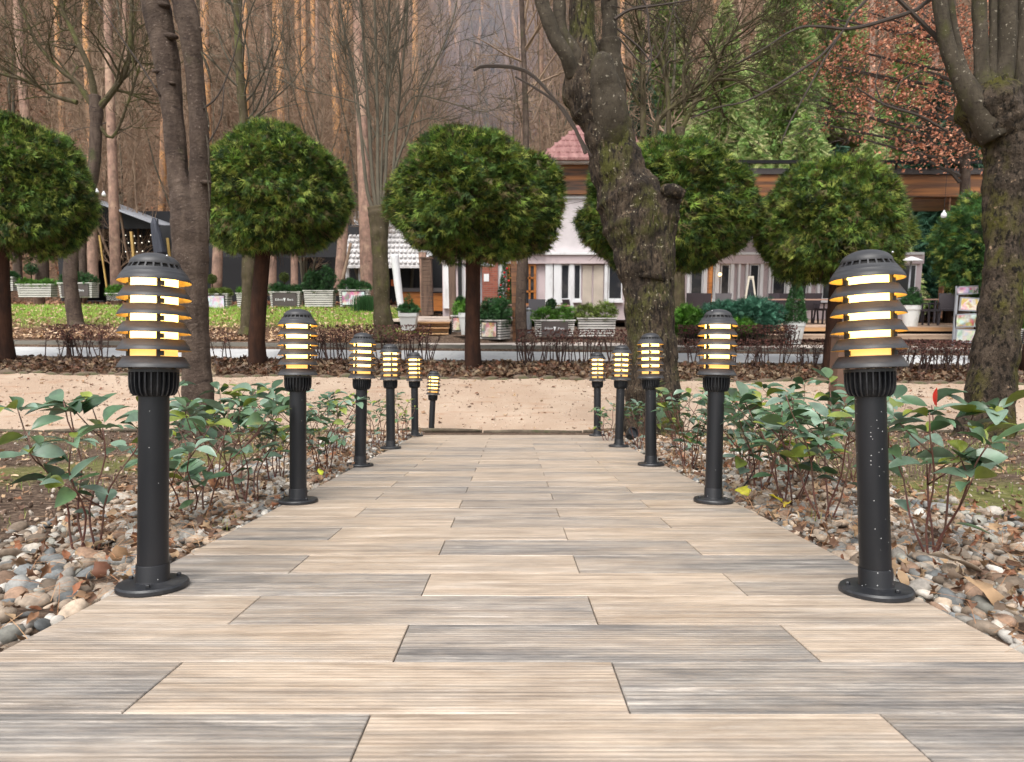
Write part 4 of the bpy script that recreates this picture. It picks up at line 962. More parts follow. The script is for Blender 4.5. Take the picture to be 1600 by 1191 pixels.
m = MB(); px_limb(m, [(385,525,28),(386,505,22),(387,460,19),(388,420,21),(388,380,20),(386,300,18),(382,200,15),(374,100,13),(370,0,12),(366,-60,10)], 18, 14, .08, r); rel_build(m, 'trunk', bk_olive, t2)
m = MB()
for _ in range(16): 
    yy_ = r.uniform(-20,230); twigs(m, np.array(W(376+yy_*.03, yy_, 18)), (r.uniform(-1,1),r.uniform(-.5,.5),.7), r.uniform(1.5,3), .03, 3, r, (2,4), minr=.007)
rel_build(m, 'branches', bk_green, t2, False)
t3 = tree_root('bare_tree', 115, 19, 'grey barked tree on the lawn, lichen on its trunk, left of the nearest left lamp', group=lawn_g)
m = MB(); px_limb(m, [(120,520,34),(117,500,27),(112,460,24),(110,420,24),(118,360,22),(138,300,20),(148,250,20),(150,200,19),(150,175,22),(148,150,20)], 19, 14, .08, r); rel_build(m, 'trunk', bk_twin, t3)
m = MB()
for pts in (((152,175,14),(120,130,9),(95,110,8),(60,70,6),(40,30,5),(20,-30,4)), ((150,165,13),(140,110,10),(118,60,9),(100,20,7),(85,-40,6)), ((154,170,12),(178,140,10),(196,110,9),(203,70,7),(206,0,6)), ((120,160,9),(85,150,7),(50,130,6),(0,115,5)), ((150,190,8),(175,215,5),(200,160,4),(222,90,4))):
    B = px_limb(m, [(*p, 19) for p in pts], 19, 8, .06, r, 3)
    for _ in range(10):
        i = r.integers(3, len(B)-1); t_ = B[i,:3]-B[i-1,:3]; v = r.normal(0,1,3)
        twigs(m, B[i,:3], t_/np.linalg.norm(t_)+.9*v/np.linalg.norm(v), r.uniform(1,2.4), B[i,3]*.5, 3, r, (2,4), up=.1, wig=.2, minr=.007)
rel_build(m, 'branches', bk_olive, t3, False)
t4 = tree_root('bare_tree', 812, 17.6, 'slim mottled trunk right of the middle clipped evergreen, beside the terrace', group='bare trees by the terrace')
m = MB(); px_limb(m, [(817,540,22),(815,520,18),(814,470,16),(816,420,17),(818,380,16),(820,300,12),(822,200,10),(818,80,8),(812,-60,7)], 17.6, 14, .07, r); rel_build(m, 'trunk', bk_twin, t4)
m = MB()
for _ in range(14):
    yy_ = r.uniform(-20,200); twigs(m, np.array(W(820, yy_, 17.6)), (r.uniform(-1,1),r.uniform(-.5,.5),.6), r.uniform(1.5,3), .03, 3, r, (2,4), minr=.007)
rel_build(m, 'branches', bk_twig, t4, False)
# dark spreading tree right of the leaning tree
t5 = tree_root('bare_tree', 1062, 19.5, 'spreading bare tree with dark mossy crooked limbs above the fourth clipped evergreen', group='bare trees by the terrace')
m = MB(); px_limb(m, [(1062,560,26),(1060,450,22),(1060,330,20),(1062,240,17),(1062,200,16)], 19.5, 12, .08, r); rel_build(m, 'trunk', bk_olive, t5)
m = MB()
for pts in (((1020,225,9),(1030,185,9),(1070,155,8),(1095,130,7),(1150,125,5),(1190,145,4),(1240,125,3)), ((1062,210,9),(1080,170,8),(1100,140,8),(1120,100,7),(1140,60,5),(1160,40,4),(1200,20,3)), ((1045,215,8),(1044,160,8),(1040,110,7),(1030,85,6),(1020,60,4),(1000,40,3)),
            ((1005,215,10),(1005,150,9),(1004,90,8),(1000,30,7),(998,-40,6)), ((1070,180,6),(1068,120,6),(1076,70,5),(1090,20,4),(1095,-30,3)), ((1100,130,5),(1130,110,4),(1170,90,3.5),(1230,60,3))):
    B = px_limb(m, [(*p, 19.5) for p in pts], 19.5, 8, .06, r, 3)
    for _ in range(15):
        i = r.integers(2, len(B)-1); t_ = B[i,:3]-B[i-1,:3]; v = r.normal(0,1,3)
        twigs(m, B[i,:3], t_/np.linalg.norm(t_)+.8*v/np.linalg.norm(v), r.uniform(.9,2.4), B[i,3]*.5, 3, r, (2,4), up=.15, wig=.22, minr=.007)
rel_build(m, 'branches', bk_olive, t5, False)
# ---- beech with russet leaves
be = tree_root('beech_tree', 1506, 20, 'beech with clinging russet leaves behind the right-hand tree')
m = MB(); px_limb(m, [(1504,500,24),(1506,420,20),(1508,330,18),(1507,240,16),(1500,140,13),(1492,40,10),(1486,-60,8)], 20, 12, .05, r); rel_build(m, 'trunk', bk_twin, be)
m = MB(); lp = []
cl = [(1330,110,40,25),(1400,90,50,35),(1460,60,50,40),(1380,150,45,25),(1440,150,45,30),(1320,75,30,20),(1290,100,25,15),(1490,150,40,30),(1450,215,40,22),(1420,235,30,18),(1500,215,35,25),(1360,185,25,14),(1300,170,14,8),(1500,60,40,40),(1440,20,50,25),(1390,40,35,20),(1340,150,25,12),(1280,25,30,14),(1470,245,30,12),(1540,180,30,60),(1340,215,10,6),(1290,195,10,6),(1580,40,30,60),(1360,20,30,14)]
for (a,b_,hw_,hh_) in cl:
    px_limb(m, [(1500,b_+40,7),((a+1500)/2,b_+22,5),(a,b_,2.5)], 19.5, 5, 0, r, 3)
    n_ = int(hw_*hh_*.16)+8; u_ = r.normal(0,.75,(n_,2))
    for q_ in range(n_): lp.append(W(a+u_[q_,0]*hw_, b_+u_[q_,1]*hh_, 19.5+r.normal(0,.8)))
    for _ in range(8): twigs(m, np.array(W(a+r.normal(0,hw_*.4), b_+r.normal(0,hh_*.4), 19.5)), (r.uniform(-1,.6),r.uniform(-1,1),r.uniform(-.2,.6)), 1.0, .010, 2, r, (2,3), up=0, minr=.006)
rel_build(m, 'branches', bk_dark, be, False)
lp = np.array([tuple(p) for p in lp]); lp = np.concatenate([lp + r.normal(0,.10,lp.shape) for _ in range(2)])
m = MB(); leaves(m, lp, .085, 77, tilt=1.2, pal_=np.array([(.40,.15,.08),(.48,.20,.12),(.34,.12,.065),(.54,.27,.17)]), dark=1.05)
rel_build(m, 'leaves', leafm, be, False)

# ================================================================== FOREST ON THE SLOPE
def pine(px0, px1, wpx, D, ma, lab, row_top=-80, row0=None, lean_mid=0):
    """trunk from the slope up out of the picture"""
    b_ = G(px0, D); rw, _ = row_of(b_); root = empty('pine_tree', b_, lab, 'tree', 'tall pines on the wooded slope')
    mm = MB(); px_limb(mm, [(px0, rw+6, wpx*1.15, D), (px0+(px1-px0)*.35+lean_mid, rw*.6, wpx, D), (px0+(px1-px0)*.7+lean_mid, rw*.25, wpx*.92, D), (px1, row_top, wpx*.82, D)], D, 9, .03, r, 5)
    rel_build(mm, 'trunk', ma, root)
    mm = MB()
    for _ in range(r.integers(2,7)):
        rr = r.uniform(-50, 220); a = r.uniform(0,6.3)
        twigs(mm, np.array(W(px0+(px1-px0)*(1-rr/rw), rr, D)), (math.cos(a), math.sin(a), r.uniform(-.3,.2)), r.uniform(.6,2.2), .025, 1, r, (1,3), up=0, minr=.01)
    rel_build(mm, 'dead_branches', bk_dark, root, False); return root
PN = [ (575,557,19,27,bk_pine2,'reddish pine leaning left in front of the white tiled roof'), (182,166,16,26,bk_pine2,'pinkish pine standing in front of the black pavilion'),
 (62,22,17,27,bk_pine2,'leftmost pine, leaning over the left clipped evergreen'), (532,520,14,34,bk_pine,'bright orange pine with dark knots, left of its equally bright twin'), (545,537,13,36,bk_pine,'bright orange pine with dark knots, right of its equally bright twin'),
 (440,436,13,38,bk_pine,'orange pine right of a very narrow orange one, above the second left lamp'), (430,428,8,44,bk_pine,'narrow bright orange pine tight beside a wider one'), (418,416,9,42,bk_pine2,'pinkish narrow pine in the trio above the second left evergreen'),
 (476,474,9,40,bk_pine,'slender straight tan pine between the bright trio and the twin pines'), (494,496,7,46,bk_pine2,'very thin pale pine left of the bright twin pines'), (468,463,9,50,bk_pine,'dull orange pine overlapped by a slender tan one'),
 (388,380,13,30,bk_pine,'orange pine seen just right of the forked tree branches'), (327,318,15,36,bk_pine,'orange pine showing right beside the forked tree'), (250,262,12,34,bk_pine,'pine peeking out left of the forked tree'),
 (620,630,9,40,bk_pine2,'pale pine behind the thin upright stems of the lawn tree'), (650,648,10,42,bk_pine,'orange pine right of the many-stemmed bare tree'), (642,640,6,48,bk_pine2,'thin pinkish pine left of the orange one by the many-stemmed tree'),
 (715,718,8,52,bk_pine2,'faint pine in the bluish haze above the middle evergreen'), (843,846,9,38,bk_pine2,'pink pine just left of the red tiled turret'), (815,812,7,44,bk_pine2,'thin pine left of the leaning tree in the haze'),
 (1012,1012,10,40,bk_pine2,'pinkish pine right of the leaning tree'), (975,972,8,36,bk_pine,'orange sliver of a pine touching the leaning tree'), (1024,1030,9,48,bk_pine2,'second pinkish pine right of the leaning tree'),
 (145,130,12,40,bk_pine,'orange pine behind the lawn tree with lichen'), (98,85,10,46,bk_pine,'orange pine deep in the left woods'), (1360,1364,11,40,bk_pine2,'pine half covered by russet beech leaves')]
for a in PN: pine(*a)
for i in range(34):   # more of them deeper in
    D_ = r.uniform(42, 78); a = r.uniform(-60, 1660)
    pine(a, a+r.uniform(-18,18), r.uniform(.22,.40)*F/D_, D_, [bk_pine, bk_pine2, bk_pine2][i%3], 'distant pine trunk deep in the wood')
# straight grey saplings / trunks in groups
def proto_bare(seed, H=9, nst=1, rad=.09, lev=3, ma=bk_twig, spread=.3):
    rr = np.random.default_rng(seed); root = empty('bare_deciduous_tree'); mm = MB(); kk = MB()
    for s_ in range(nst):
        P = [np.array([rr.uniform(-.1,.1), rr.uniform(-.1,.1), -.2])]; d = np.array([rr.uniform(-spread,spread), rr.uniform(-spread,spread), 1.]); n = 10
        for i in range(n): d = d+np.r_[rr.normal(0,.07,2), .12]; d /= np.linalg.norm(d); P.append(P[-1]+d*H/n)
        P = np.array(P); R = np.linspace(rad, rad*.2, n+1); mm.tube(P, R, 7)
        for _ in range(int(34/nst)+7):
            i = rr.integers(2, n+1); a = rr.uniform(0,6.3)
            twigs(kk, P[i], (math.cos(a)*.8, math.sin(a)*.8, .8), H*rr.uniform(.12,.3), R[i]*.45, lev-1, rr, (3,5), up=.25, wig=.18, minr=.007)
    mm.build('trunk', bk_green if seed%2 else bk_twig, root, smooth=True); kk.build('branches', ma, root); return root
protos = [proto_bare(200+i, H=[8,11,9,12,7,10][i], nst=[1,2,4,1,3,5][i], rad=[.10,.10,.07,.13,.06,.06][i]) for i in range(6)]
labs = ['bare grey tree standing in the leafless undergrowth of the slope', 'bare tree in the bluish haze above the middle evergreen', 'thin bare tree in the leafless woods at upper left', 'bare twiggy tree in front of the green conifers']
used = set()
def put_bare(i, px, D, sc, rot):
    k = i % 6; o = protos[k] if k not in used else copy_tree(protos[k]); used.add(k)
    o.location = G(px, D); o.rotation_euler = (r.normal(0,.05), r.normal(0,.05), rot); o.scale = (sc,)*3
    lab = labs[2] if px < 500 else labs[0] if px < 690 else labs[1] if px < 900 else labs[3]
    tag(o, lab, 'tree', 'leafless trees on the wooded slope'+('' if lab==labs[0] else ', left' if lab==labs[2] else ', middle' if lab==labs[1] else ', right'))
for i in range(275):
    D_ = 30 + 50*r.uniform()**1.1; px_ = r.uniform(-120, 1720)
    if 1010 < px_ < 1500 and D_ < 42: continue
    put_bare(i, px_, D_, r.uniform(.6,1.25), r.uniform(0,6.3))
# ---- conifers
conm = mat('conifer_leaf', (1,1,1), .7, attr=True, spec=.25, trans=.15)
def drooptpl(seed):
    rr = np.random.default_rng(seed); V=[];Q=[]
    for i in range(9):
        x = i/9; for_s = (-1,1)
        for s_ in for_s:
            L = (.34*(1-x*.6)); k=len(V); e = (x+.16, s_*L, -.10-.25*x*x-rr.uniform(0,.14)); b0=(x,0,-.12*x*x)
            V += [b0, (x+.09, s_*L*.5, b0[2]-.01), e, (x+.0, s_*L*.55, b0[2]-.03)]; Q.append([k,k+1,k+2,k+3])
    return np.array(V), np.array(Q)
DT = [drooptpl(i) for i in range(3)]
def conifer_mesh(seed, H, R, n, size, cols, tip):
    m = MB(); foliage(m, n, size, seed, cone((0,0,.8), R, H, seed, .35, .8, .22), cols, droop=.35, jit=.35, tipc=tip, tpl=DT)
    return m
ygc = np.array([(.16,.24,.07),(.22,.29,.10),(.11,.19,.055),(.30,.32,.14)]); dgc = np.array([(.03,.085,.05),(.045,.11,.065),(.02,.06,.035)]); ygt = np.array([.42,.40,.20])
CM = [conifer_mesh(1,9,2.6,7500,.40,ygc*1.5,ygt*1.05), conifer_mesh(2,12,2.4,8500,.42,ygc*1.4,ygt*.95), conifer_mesh(3,10,1.9,2400,.65,dgc,None)]
cmesh = []
def conifer(kind, px, D, sc, lab, first=[{}]):
    b_ = G(px, D); root = empty('conifer_tree', b_, lab, 'tree', 'conifers behind the terrace'); root.scale = (sc,sc,sc); root.rotation_euler = (0,0,r.uniform(0,6.3))
    f = first[0]
    if kind not in f:
        o = CM[kind].build('crown', conm, root); mm = MB(); mm.tube([(0,0,-.3),(0,0,4),(0,0,[8.6,11.5,9.6][kind])],[.18,.12,.03],8); q = mm.build('trunk', bk_thuja, root); f[kind] = (o,q)
    else:
        for s_ in f[kind]: c = s_.copy(); S.collection.objects.link(c); c.parent = root
for a in ((0,1080,33,.95,'yellow green conifer with drooping tips above the fourth clipped evergreen'), (0,1165,31,.9,'pale drooping conifer above the terrace roof, left of the dark slim one'), (1,1120,38,1.0,'tall green conifer behind the crooked dark branches'),
          (2,1297,31,.72,'slim dark blue green conifer between the paler ones'), (0,1245,34,.95,'pale green conifer left of the slim dark one'), (0,1345,30,.85,'yellowish conifer under the russet beech leaves'), (1,1400,36,1.0,'green conifer behind the russet beech'),
          (2,1480,29,.9,'dark conifer right of the beech trunk'), (0,1550,31,1.0,'green conifer at the right edge behind the stout tree'), (2,1440,33,1.05,'dark conifer behind the hanging white bulb'), (1,1215,42,1.15,'tall conifer farther up the slope on the right'),
          (1,1030,44,1.0,'green conifer seen beside the leaning tree'), (0,1630,36,1.2,'conifer just past the right edge tree'), (2,1000,40,.8,'dark conifer behind the red turret roof'), (0,1195,28,.62,'low feathery olive conifer right above the terrace roof'), (0,1120,27.5,.60,'low olive conifer just above the fourth clipped evergreen'), (0,1375,27.5,.55,'low yellow green conifer above the terrace roof under the beech'), (1,1290,45,1.2,'tall green conifer up the slope behind the slim dark one')):
    conifer(*a)
# ================================================================== RESTAURANT
wallm = mat('lilac_render', (.58,.48,.49), .85, [((.46,.375,.385),(1.5,1.5,.6),.5,.7)], bump=.1, bscale=30, bdist=.004)
white = mat('white_paint', (.74,.74,.75), .6, [((.58,.57,.57),(3,3,1),.55,.72)])
beige = mat('beige_blind', (.50,.43,.36), .8, var=.15, vscale=2)
glassd = mat('dark_glass', (.03,.032,.038), .12, [((.10,.09,.09),(1.2,1.2,1.2),.5,.65)])
orangew = mat('varnished_wood', (.42,.15,.03), .45, [((.22,.07,.015),(2,2,14),.5,.65)])
brown = mat('brown_timber', (.20,.085,.035), .6, [((.09,.04,.02),(1,1,14),.45,.62)])
browng = mat('weathered_timber', (.16,.10,.07), .8, [((.09,.055,.04),(6,6,1),.45,.62)], bump=.5, bscale=20)
bargem = mat('dark_barge_board', (.07,.06,.06), .6)
def bandm():
    m_, t, b = newmat('stacked_boards'); N=t.nodes.new; Lk=t.links.new
    tc=N('ShaderNodeTexCoord'); mp=N('ShaderNodeMapping'); mp.inputs['Scale'].default_value=(.35,.35,6); Lk(tc.outputs['Object'],mp.inputs[0])
    n=N('ShaderNodeTexNoise'); n.inputs['Scale'].default_value=1; n.inputs['Detail'].default_value=5; Lk(mp.outputs[0],n.inputs['Vector'])
    rp=N('ShaderNodeValToRGB'); e=rp.color_ramp.elements; e[0].position=.35; e[0].color=(.06,.035,.025,1); e[1].position=.62; e[1].color=(.40,.16,.05,1); k=e.new(.5); k.color=(.22,.09,.035,1); Lk(n.outputs[0],rp.inputs[0]); Lk(rp.outputs[0],b.inputs['Base Color']); b.inputs['Roughness'].default_value=.6; return m_
boards = bandm()
def brickm():
    m_, t, b = newmat('red_brick'); N=t.nodes.new; Lk=t.links.new
    tc=N('ShaderNodeTexCoord'); sx_=N('ShaderNodeSeparateXYZ'); cx_=N('ShaderNodeCombineXYZ'); Lk(tc.outputs['Object'],sx_.inputs[0]); Lk(sx_.outputs[0],cx_.inputs[0]); Lk(sx_.outputs[2],cx_.inputs[1])
    br=N('ShaderNodeTexBrick'); br.inputs['Scale'].default_value=1; br.inputs['Brick Width'].default_value=.24; br.inputs['Row Height'].default_value=.075; br.inputs['Mortar Size'].default_value=.006
    br.inputs['Color1'].default_value=(.34,.10,.06,1); br.inputs['Color2'].default_value=(.24,.065,.04,1); br.inputs['Mortar'].default_value=(.22,.15,.13,1); Lk(cx_.outputs[0],br.inputs['Vector']); Lk(br.outputs[0],b.inputs['Base Color']); b.inputs['Roughness'].default_value=.85; return m_
brick = brickm()
def tilem(name, c1, c2, sp_):
    m_, t, b = newmat(name); N=t.nodes.new; Lk=t.links.new
    tc=N('ShaderNodeTexCoord'); wv=N('ShaderNodeTexWave'); wv.bands_direction='X'; wv.inputs['Scale'].default_value=sp_; Lk(tc.outputs['Object'],wv.inputs['Vector'])
    n=N('ShaderNodeTexNoise'); n.inputs['Scale'].default_value=4; n.inputs['Detail'].default_value=5; Lk(tc.outputs['Object'],n.inputs['Vector'])
    rp=N('ShaderNodeValToRGB'); e=rp.color_ramp.elements; e[0].position=.35; e[0].color=(*c1,1); e[1].position=.65; e[1].color=(*c2,1); Lk(n.outputs[0],rp.inputs[0]); Lk(rp.outputs[0],b.inputs['Base Color'])
    bp=N('ShaderNodeBump'); bp.inputs['Distance'].default_value=.04; Lk(wv.outputs[0],bp.inputs['Height']); Lk(bp.outputs[0],b.inputs['Normal']); b.inputs['Roughness'].default_value=.6; return m_
redtile = tilem('red_roof_tile', (.19,.075,.07), (.30,.15,.135), .9)
whitetile = tilem('pale_roof_tile', (.48,.46,.45), (.62,.60,.60), .8)
YB = 25.0
DECKZ = CZ-.80
def bx(px, row, y=YB): return PY(px, row, y)
def pbox(mb, px0, px1, r0, r1, y, th, mat_=0):
    """box whose front face fills px0..px1 x rows r0..r1 on the plane y, going back by th"""
    a = PY(px0, r1, y); b_ = PY(px1, r0, y)
    mb.box(((a.x+b_.x)/2, y+th/2, (a.z+b_.z)/2), (b_.x-a.x, th, b_.z-a.z), mat=mat_)
def part(name, ma, root, boxes, **k):
    mb = MB()
    for q in boxes: pbox(mb, *q)
    q_ = root; off = np.zeros(3)
    while q_ is not None: off += np.array(q_.location); q_ = q_.parent
    for i in range(len(mb.v)): mb.v[i] = mb.v[i]-off
    return mb.build(name, ma, root, **k)
bld = empty('restaurant', (4.5, YB+1, float(T(4.5, 26))), 'long lilac and white restaurant with tall windows and a red tiled turret behind the terrace', 'building')
part('wall', wallm, bld, [(692,1442,404,500,YB,4.0)])
part('upper_storey_wall', wallm, bld, [(1020,1300,300,394,YB+.06,3.8)])
for a, b_ in ((1105,1122),(1160,1177),(1215,1232),(1262,1278)): w_ = part('window', white, bld, [(a-2,b_+2,322,378,YB-.01,.06)]); part('pane', glassd, w_, [(a,b_,325,375,YB-.03,.015)])
part('brick_wall', brick, bld, [(728,778,398,486,YB-.25,.24)])
part('cornice', wallm, bld, [(690,1445,398,412,YB-.22,.21)])
part('cornice', white, bld, [(690,1445,394,398,YB-.30,.6)])
for a, b_ in ((693,702),(722,729),(776,787),(852,864),(865,877),(889,897),(944,950),(1056,1068),(1073,1079),(1098,1107),(1116,1125),(1140,1148),(1152,1158),(1164,1170),(1186,1194),(1200,1206),(1228,1236),(1262,1270),(1276,1284),(1330,1338),(1372,1382)):
    part('pilaster', white, bld, [(a,b_,412,482,YB-.16,.15)])
for a, b_ in ((877,889),(897,907),(951,972),(1079,1098),(1107,1116),(1126,1140),(1171,1186),(1207,1228),(1237,1262),(1285,1330),(1339,1372),(1386,1432)):
    w_ = part('window', white, bld, [(a-1,b_+1,412,469,YB-.07,.06),(a-2,b_+2,469,473,YB-.2,.19)])
    part('pane', glassd, w_, [(a+1,b_-1,415,466,YB-.085,.01)])
for a, b_ in ((910,925),(927,943)): part('blind', beige, bld, [(a,b_,414,480,YB-.06,.05)])
part('dark_post', darkin, bld, [(716,721,404,484,YB-.3,.06)])
dr = part('door', orangew, bld, [(792,797,412,478,YB-.14,.12),(834,838,412,478,YB-.14,.12),(797,834,412,416,YB-.14,.12),(812,815,416,478,YB-.13,.1),(797,812,433,436,YB-.12,.08),(815,834,433,436,YB-.12,.08),(797,812,454,457,YB-.12,.08),(815,834,454,457,YB-.12,.08),(797,834,474,478,YB-.125,.1),(826,829,416,474,YB-.12,.08)])
part('glass', glassd, dr, [(797,834,413,477,YB-.05,.03)])
part('notice', white, bld, [(756,764,428,440,YB-.27,.015)])
lit = newmat('warm_bulb')[0]; lb = lit.node_tree.nodes['Principled BSDF']; lb.inputs['Emission Color'].default_value=(1,.6,.2,1); lb.inputs['Emission Strength'].default_value=3
mb = MB(); p_ = PY(1125,429,YB-.5); mb.add(IV1*.07+np.array(p_)-np.array(bld.location), IF1); mb.build('window_lamp', lit, bld, smooth=True)
# turret
part('upper_wall', mat('pale_pink_render', (.60,.55,.56), .8, var=.08), bld, [(858,1012,302,398,YB-.05,5.0)])
part('upper_wall_band', white, bld, [(856,1014,307,310,YB-.12,.06)])
part('timber_band', boards, bld, [(852,1018,256,303,YB-.25,5.2)])
part('gutter', white, bld, [(846,1024,245,254,YB-.6,5.9)])
mb = MB(); a = PY(842,246,YB-.75); b_ = PY(1028,246,YB-.75); ap = PY(938,168,YB+2.4); yb_ = YB+5.6
V = [(a.x,a.y,a.z),(b_.x,b_.y,b_.z),(b_.x,yb_,a.z),(a.x,yb_,a.z),(ap.x,ap.y,ap.z),(a.x,a.y,a.z-.08),(b_.x,b_.y,b_.z-.08),(b_.x,yb_,a.z-.08),(a.x,yb_,a.z-.08)]
mb.add(V, [[0,1,4],[1,2,4],[2,3,4],[3,0,4],[0,5,6,1],[1,6,7,2],[2,7,8,3],[3,8,5,0],[5,8,7,6]])
# raised courses of tiles on the front face
for i in range(1,9):
    u = i/9; p0 = np.array(V[0])*(1-u)+np.array(V[4])*u; p1 = np.array(V[1])*(1-u)+np.array(V[4])*u
    k_ = max(3,int((p1[0]-p0[0])/.16)); 
    for j in range(k_):
        q0 = p0+(p1-p0)*(j+.5)/k_; mb.bar(q0+np.array([0,-.05,-.05]), q0+np.array([0,.10,.10]), .12, .05)
mb.v = [v-np.array(bld.location) for v in mb.v]; mb.build('roof', redtile, bld)
part('flat_roof', bargem, bld, [(690,852,392,396,YB-.4,4.6)])
# ---- terrace roof (pergola) on the right
yp = 21.6
per = empty('terrace_roof', (8, yp, DECKZ), 'long brown timber terrace roof with dark gutter above the right-hand tables', 'pergola')
part('beam', boards, per, [(1108,1560,272,307,yp,.18)])
part('dark_fascia', bargem, per, [(1108,1560,263,272,yp-.1,.25)])
part('gutter', darkin, per, [(1106,1562,250,255,yp-.25,.12)])
for a in (1115,1170,1235,1290,1345,1400,1455,1515): part('gutter_bracket', darkin, per, [(a,a+3,253,264,yp-.18,.07)])
part('under_boards', brown, per, [(1108,1560,306,311,yp+.3,3.1)])
for a in (1112,1312,1478):
    part('post', orangew if a==1112 else brown, per, [(a-6,a+6,305,497,yp+.05,.2)])
for j in range(9):
    pbx = 1120+j*52; part('rafter', brown, per, [(pbx,pbx+6,296,306,yp+.2,3.2)])
# ---- deck and steps
deckm = mat('deck_boards', (.46,.33,.24), .75, [((.36,.25,.18),(.6,14,1),.45,.6)], bump=.3, bscale=20)
deckf = mat('deck_edge_wood', (.50,.30,.15), .6, [((.38,.21,.10),(.6,3,12),.45,.6)])
dk_ = empty('terrace_deck', (8, 20, DECKZ-.3), 'low timber terrace deck with a step, in front of the restaurant', 'deck')
mb = MB(); x0, x1 = PY(1066,500,19.2).x, PY(1500,500,19.2).x
yd0, yd1 = 18.75, YB-.02
def rel(mb, root): mb.v = [v-np.array(root.location) for v in mb.v]
for i in range(42):
    y_ = yd0+(yd1-yd0)*(i+.5)/42; mb.box(((x0+x1)/2, y_, DECKZ-.015), (x1-x0, (yd1-yd0)/42-.008, .03))
rel(mb, dk_); mb.build('boards', deckm, dk_)
mb = MB(); mb.box(((x0+x1)/2, yd0-.02, DECKZ-.075), (x1-x0, .04, .10)); rel(mb, dk_); mb.build('fascia', deckf, dk_)
mb = MB(); mb.box(((x0+x1)/2, yd0+.15, DECKZ-.24), (x1-x0-.1, .05, .23)); rel(mb, dk_); mb.build('gap_shade_board', darkin, dk_)  # near-black board painted in as the shade under the deck
mb = MB(); mb.box(((x0+x1)/2+.2, yd0-.32, DECKZ-.215), (x1-x0-.4, .5, .04)); mb.box(((x0+x1)/2+.2, yd0-.55, DECKZ-.275), (x1-x0-.4, .03, .08)); rel(mb, dk_); mb.build('lower_step', deckm, dk_)
# platform of the terrace left of the leaning tree
dk2 = empty('entrance_platform', (-.8, 22, DECKZ-.3), 'pale boarded platform with wooden steps left of the middle clipped evergreen', 'platform')
mb = MB(); xa, xb = PY(600,500,20.3).x, PY(704,500,20.3).x
mb.box(((xa+xb)/2, 22.4, DECKZ+.10), (xb-xa, 4.4, .04)); rel(mb,dk2); mb.build('boards', mat('pale_boards', (.55,.45,.38), .8, [((.42,.33,.27),(2,12,1),.5,.65)]), dk2)
xa2 = PY(651,500,20.1).x
for k in range(3):
    mb = MB(); mb.box(((xa2+xb)/2, 20.12-.28*k, DECKZ+.06-.15*k), (xb-xa2, .26, .035)); mb.box(((xa2+xb)/2, 20.14-.28*k, DECKZ-.01-.15*k), (xb-xa2-.04, .03, .10)); rel(mb,dk2); mb.build('step', deckf, dk2)
mb = MB(); mb.box(((xa+xb)/2, 20.45, DECKZ-.12), (xb-xa, .05, .4)); rel(mb,dk2); mb.build('gap_shade_board', darkin, dk2)  # near-black board standing for the shade below the platform

# ---- black pavilion and bar on the left
yv = 29.5
blk = mat('black_tarp_and_shade', (.012,.012,.015), .6)  # black tent cloth, also painted in as the shade of dim interiors
greyedge = mat('grey_roof_edge', (.30,.31,.34), .6)
pav = empty('black_pavilion', (-13, yv, float(T(-13, yv))), 'black open pavilion with sloping grey roof edge and string lights at the left', 'pavilion')
part('back_wall', blk, pav, [(96,560,330,480,yv+3.0,.15)])  # black paints the shaded interior onto the back wall
part('valance', blk, pav, [(252,560,352,402,yv,.1)])
mb = MB(); z_ = lambda p: np.array(PY(p[0],p[1],yv))
A, B_ = z_((120,306)), z_((244,352)); back = np.array([0,3.3,0])
mb.add([A,B_,B_+back,A+back, A+[0,0,.07],B_+[0,0,.07],B_+back+[0,0,.07],A+back+[0,0,.07]], [[3,2,1,0],[4,5,6,7],[0,1,5,4],[1,2,6,5],[2,3,7,6],[3,0,4,7]])
rel(mb,pav); mb.build('roof', greyedge, pav)
mb = MB(); C_ = z_((96,470)); D__ = z_((120,310)); mb.add([C_, z_((100,310)), z_((100,310))+back, C_+back, C_+[.08,0,0], z_((101,310))+[.08,0,0], z_((101,310))+back+[.08,0,0], C_+back+[.08,0,0]], [[3,2,1,0],[4,5,6,7],[0,1,5,4],[1,2,6,5],[2,3,7,6],[3,0,4,7]])
rel(mb,pav); mb.build('side_wall', blk, pav)
gable = MB(); g0, g1, g2 = z_((122,309)), z_((244,354)), z_((122,354)); gable.add([g0+[0,.9,0],g1+[0,.9,0],g2+[0,.9,0],g0+[0,1,0],g1+[0,1,0],g2+[0,1,0]], [[0,2,1],[3,4,5],[0,1,4,3],[1,2,5,4],[2,0,3,5]]); rel(gable,pav); gable.build('gable', blk, pav)
yel = mat('yellow_timber', (.50,.33,.10), .6, [((.36,.22,.07),(4,4,1),.5,.6)])
for (a0,b0,a1,b1) in ((155,368,167,452),(205,362,213,452),(262,372,272,460)):
    mb = MB(); mb.bar(z_((a0,b0)), z_((a1,b1)), .10 if a0!=155 else .06); rel(mb,pav); mb.build('post', yel, pav)
bul = newmat('small_bulb')[0]; bb = bul.node_tree.nodes['Principled BSDF']; bb.inputs['Base Color'].default_value=(.8,.8,.7,1); bb.inputs['Emission Color'].default_value=(1,.92,.75,1); bb.inputs['Emission Strength'].default_value=.9
wirem = darkin
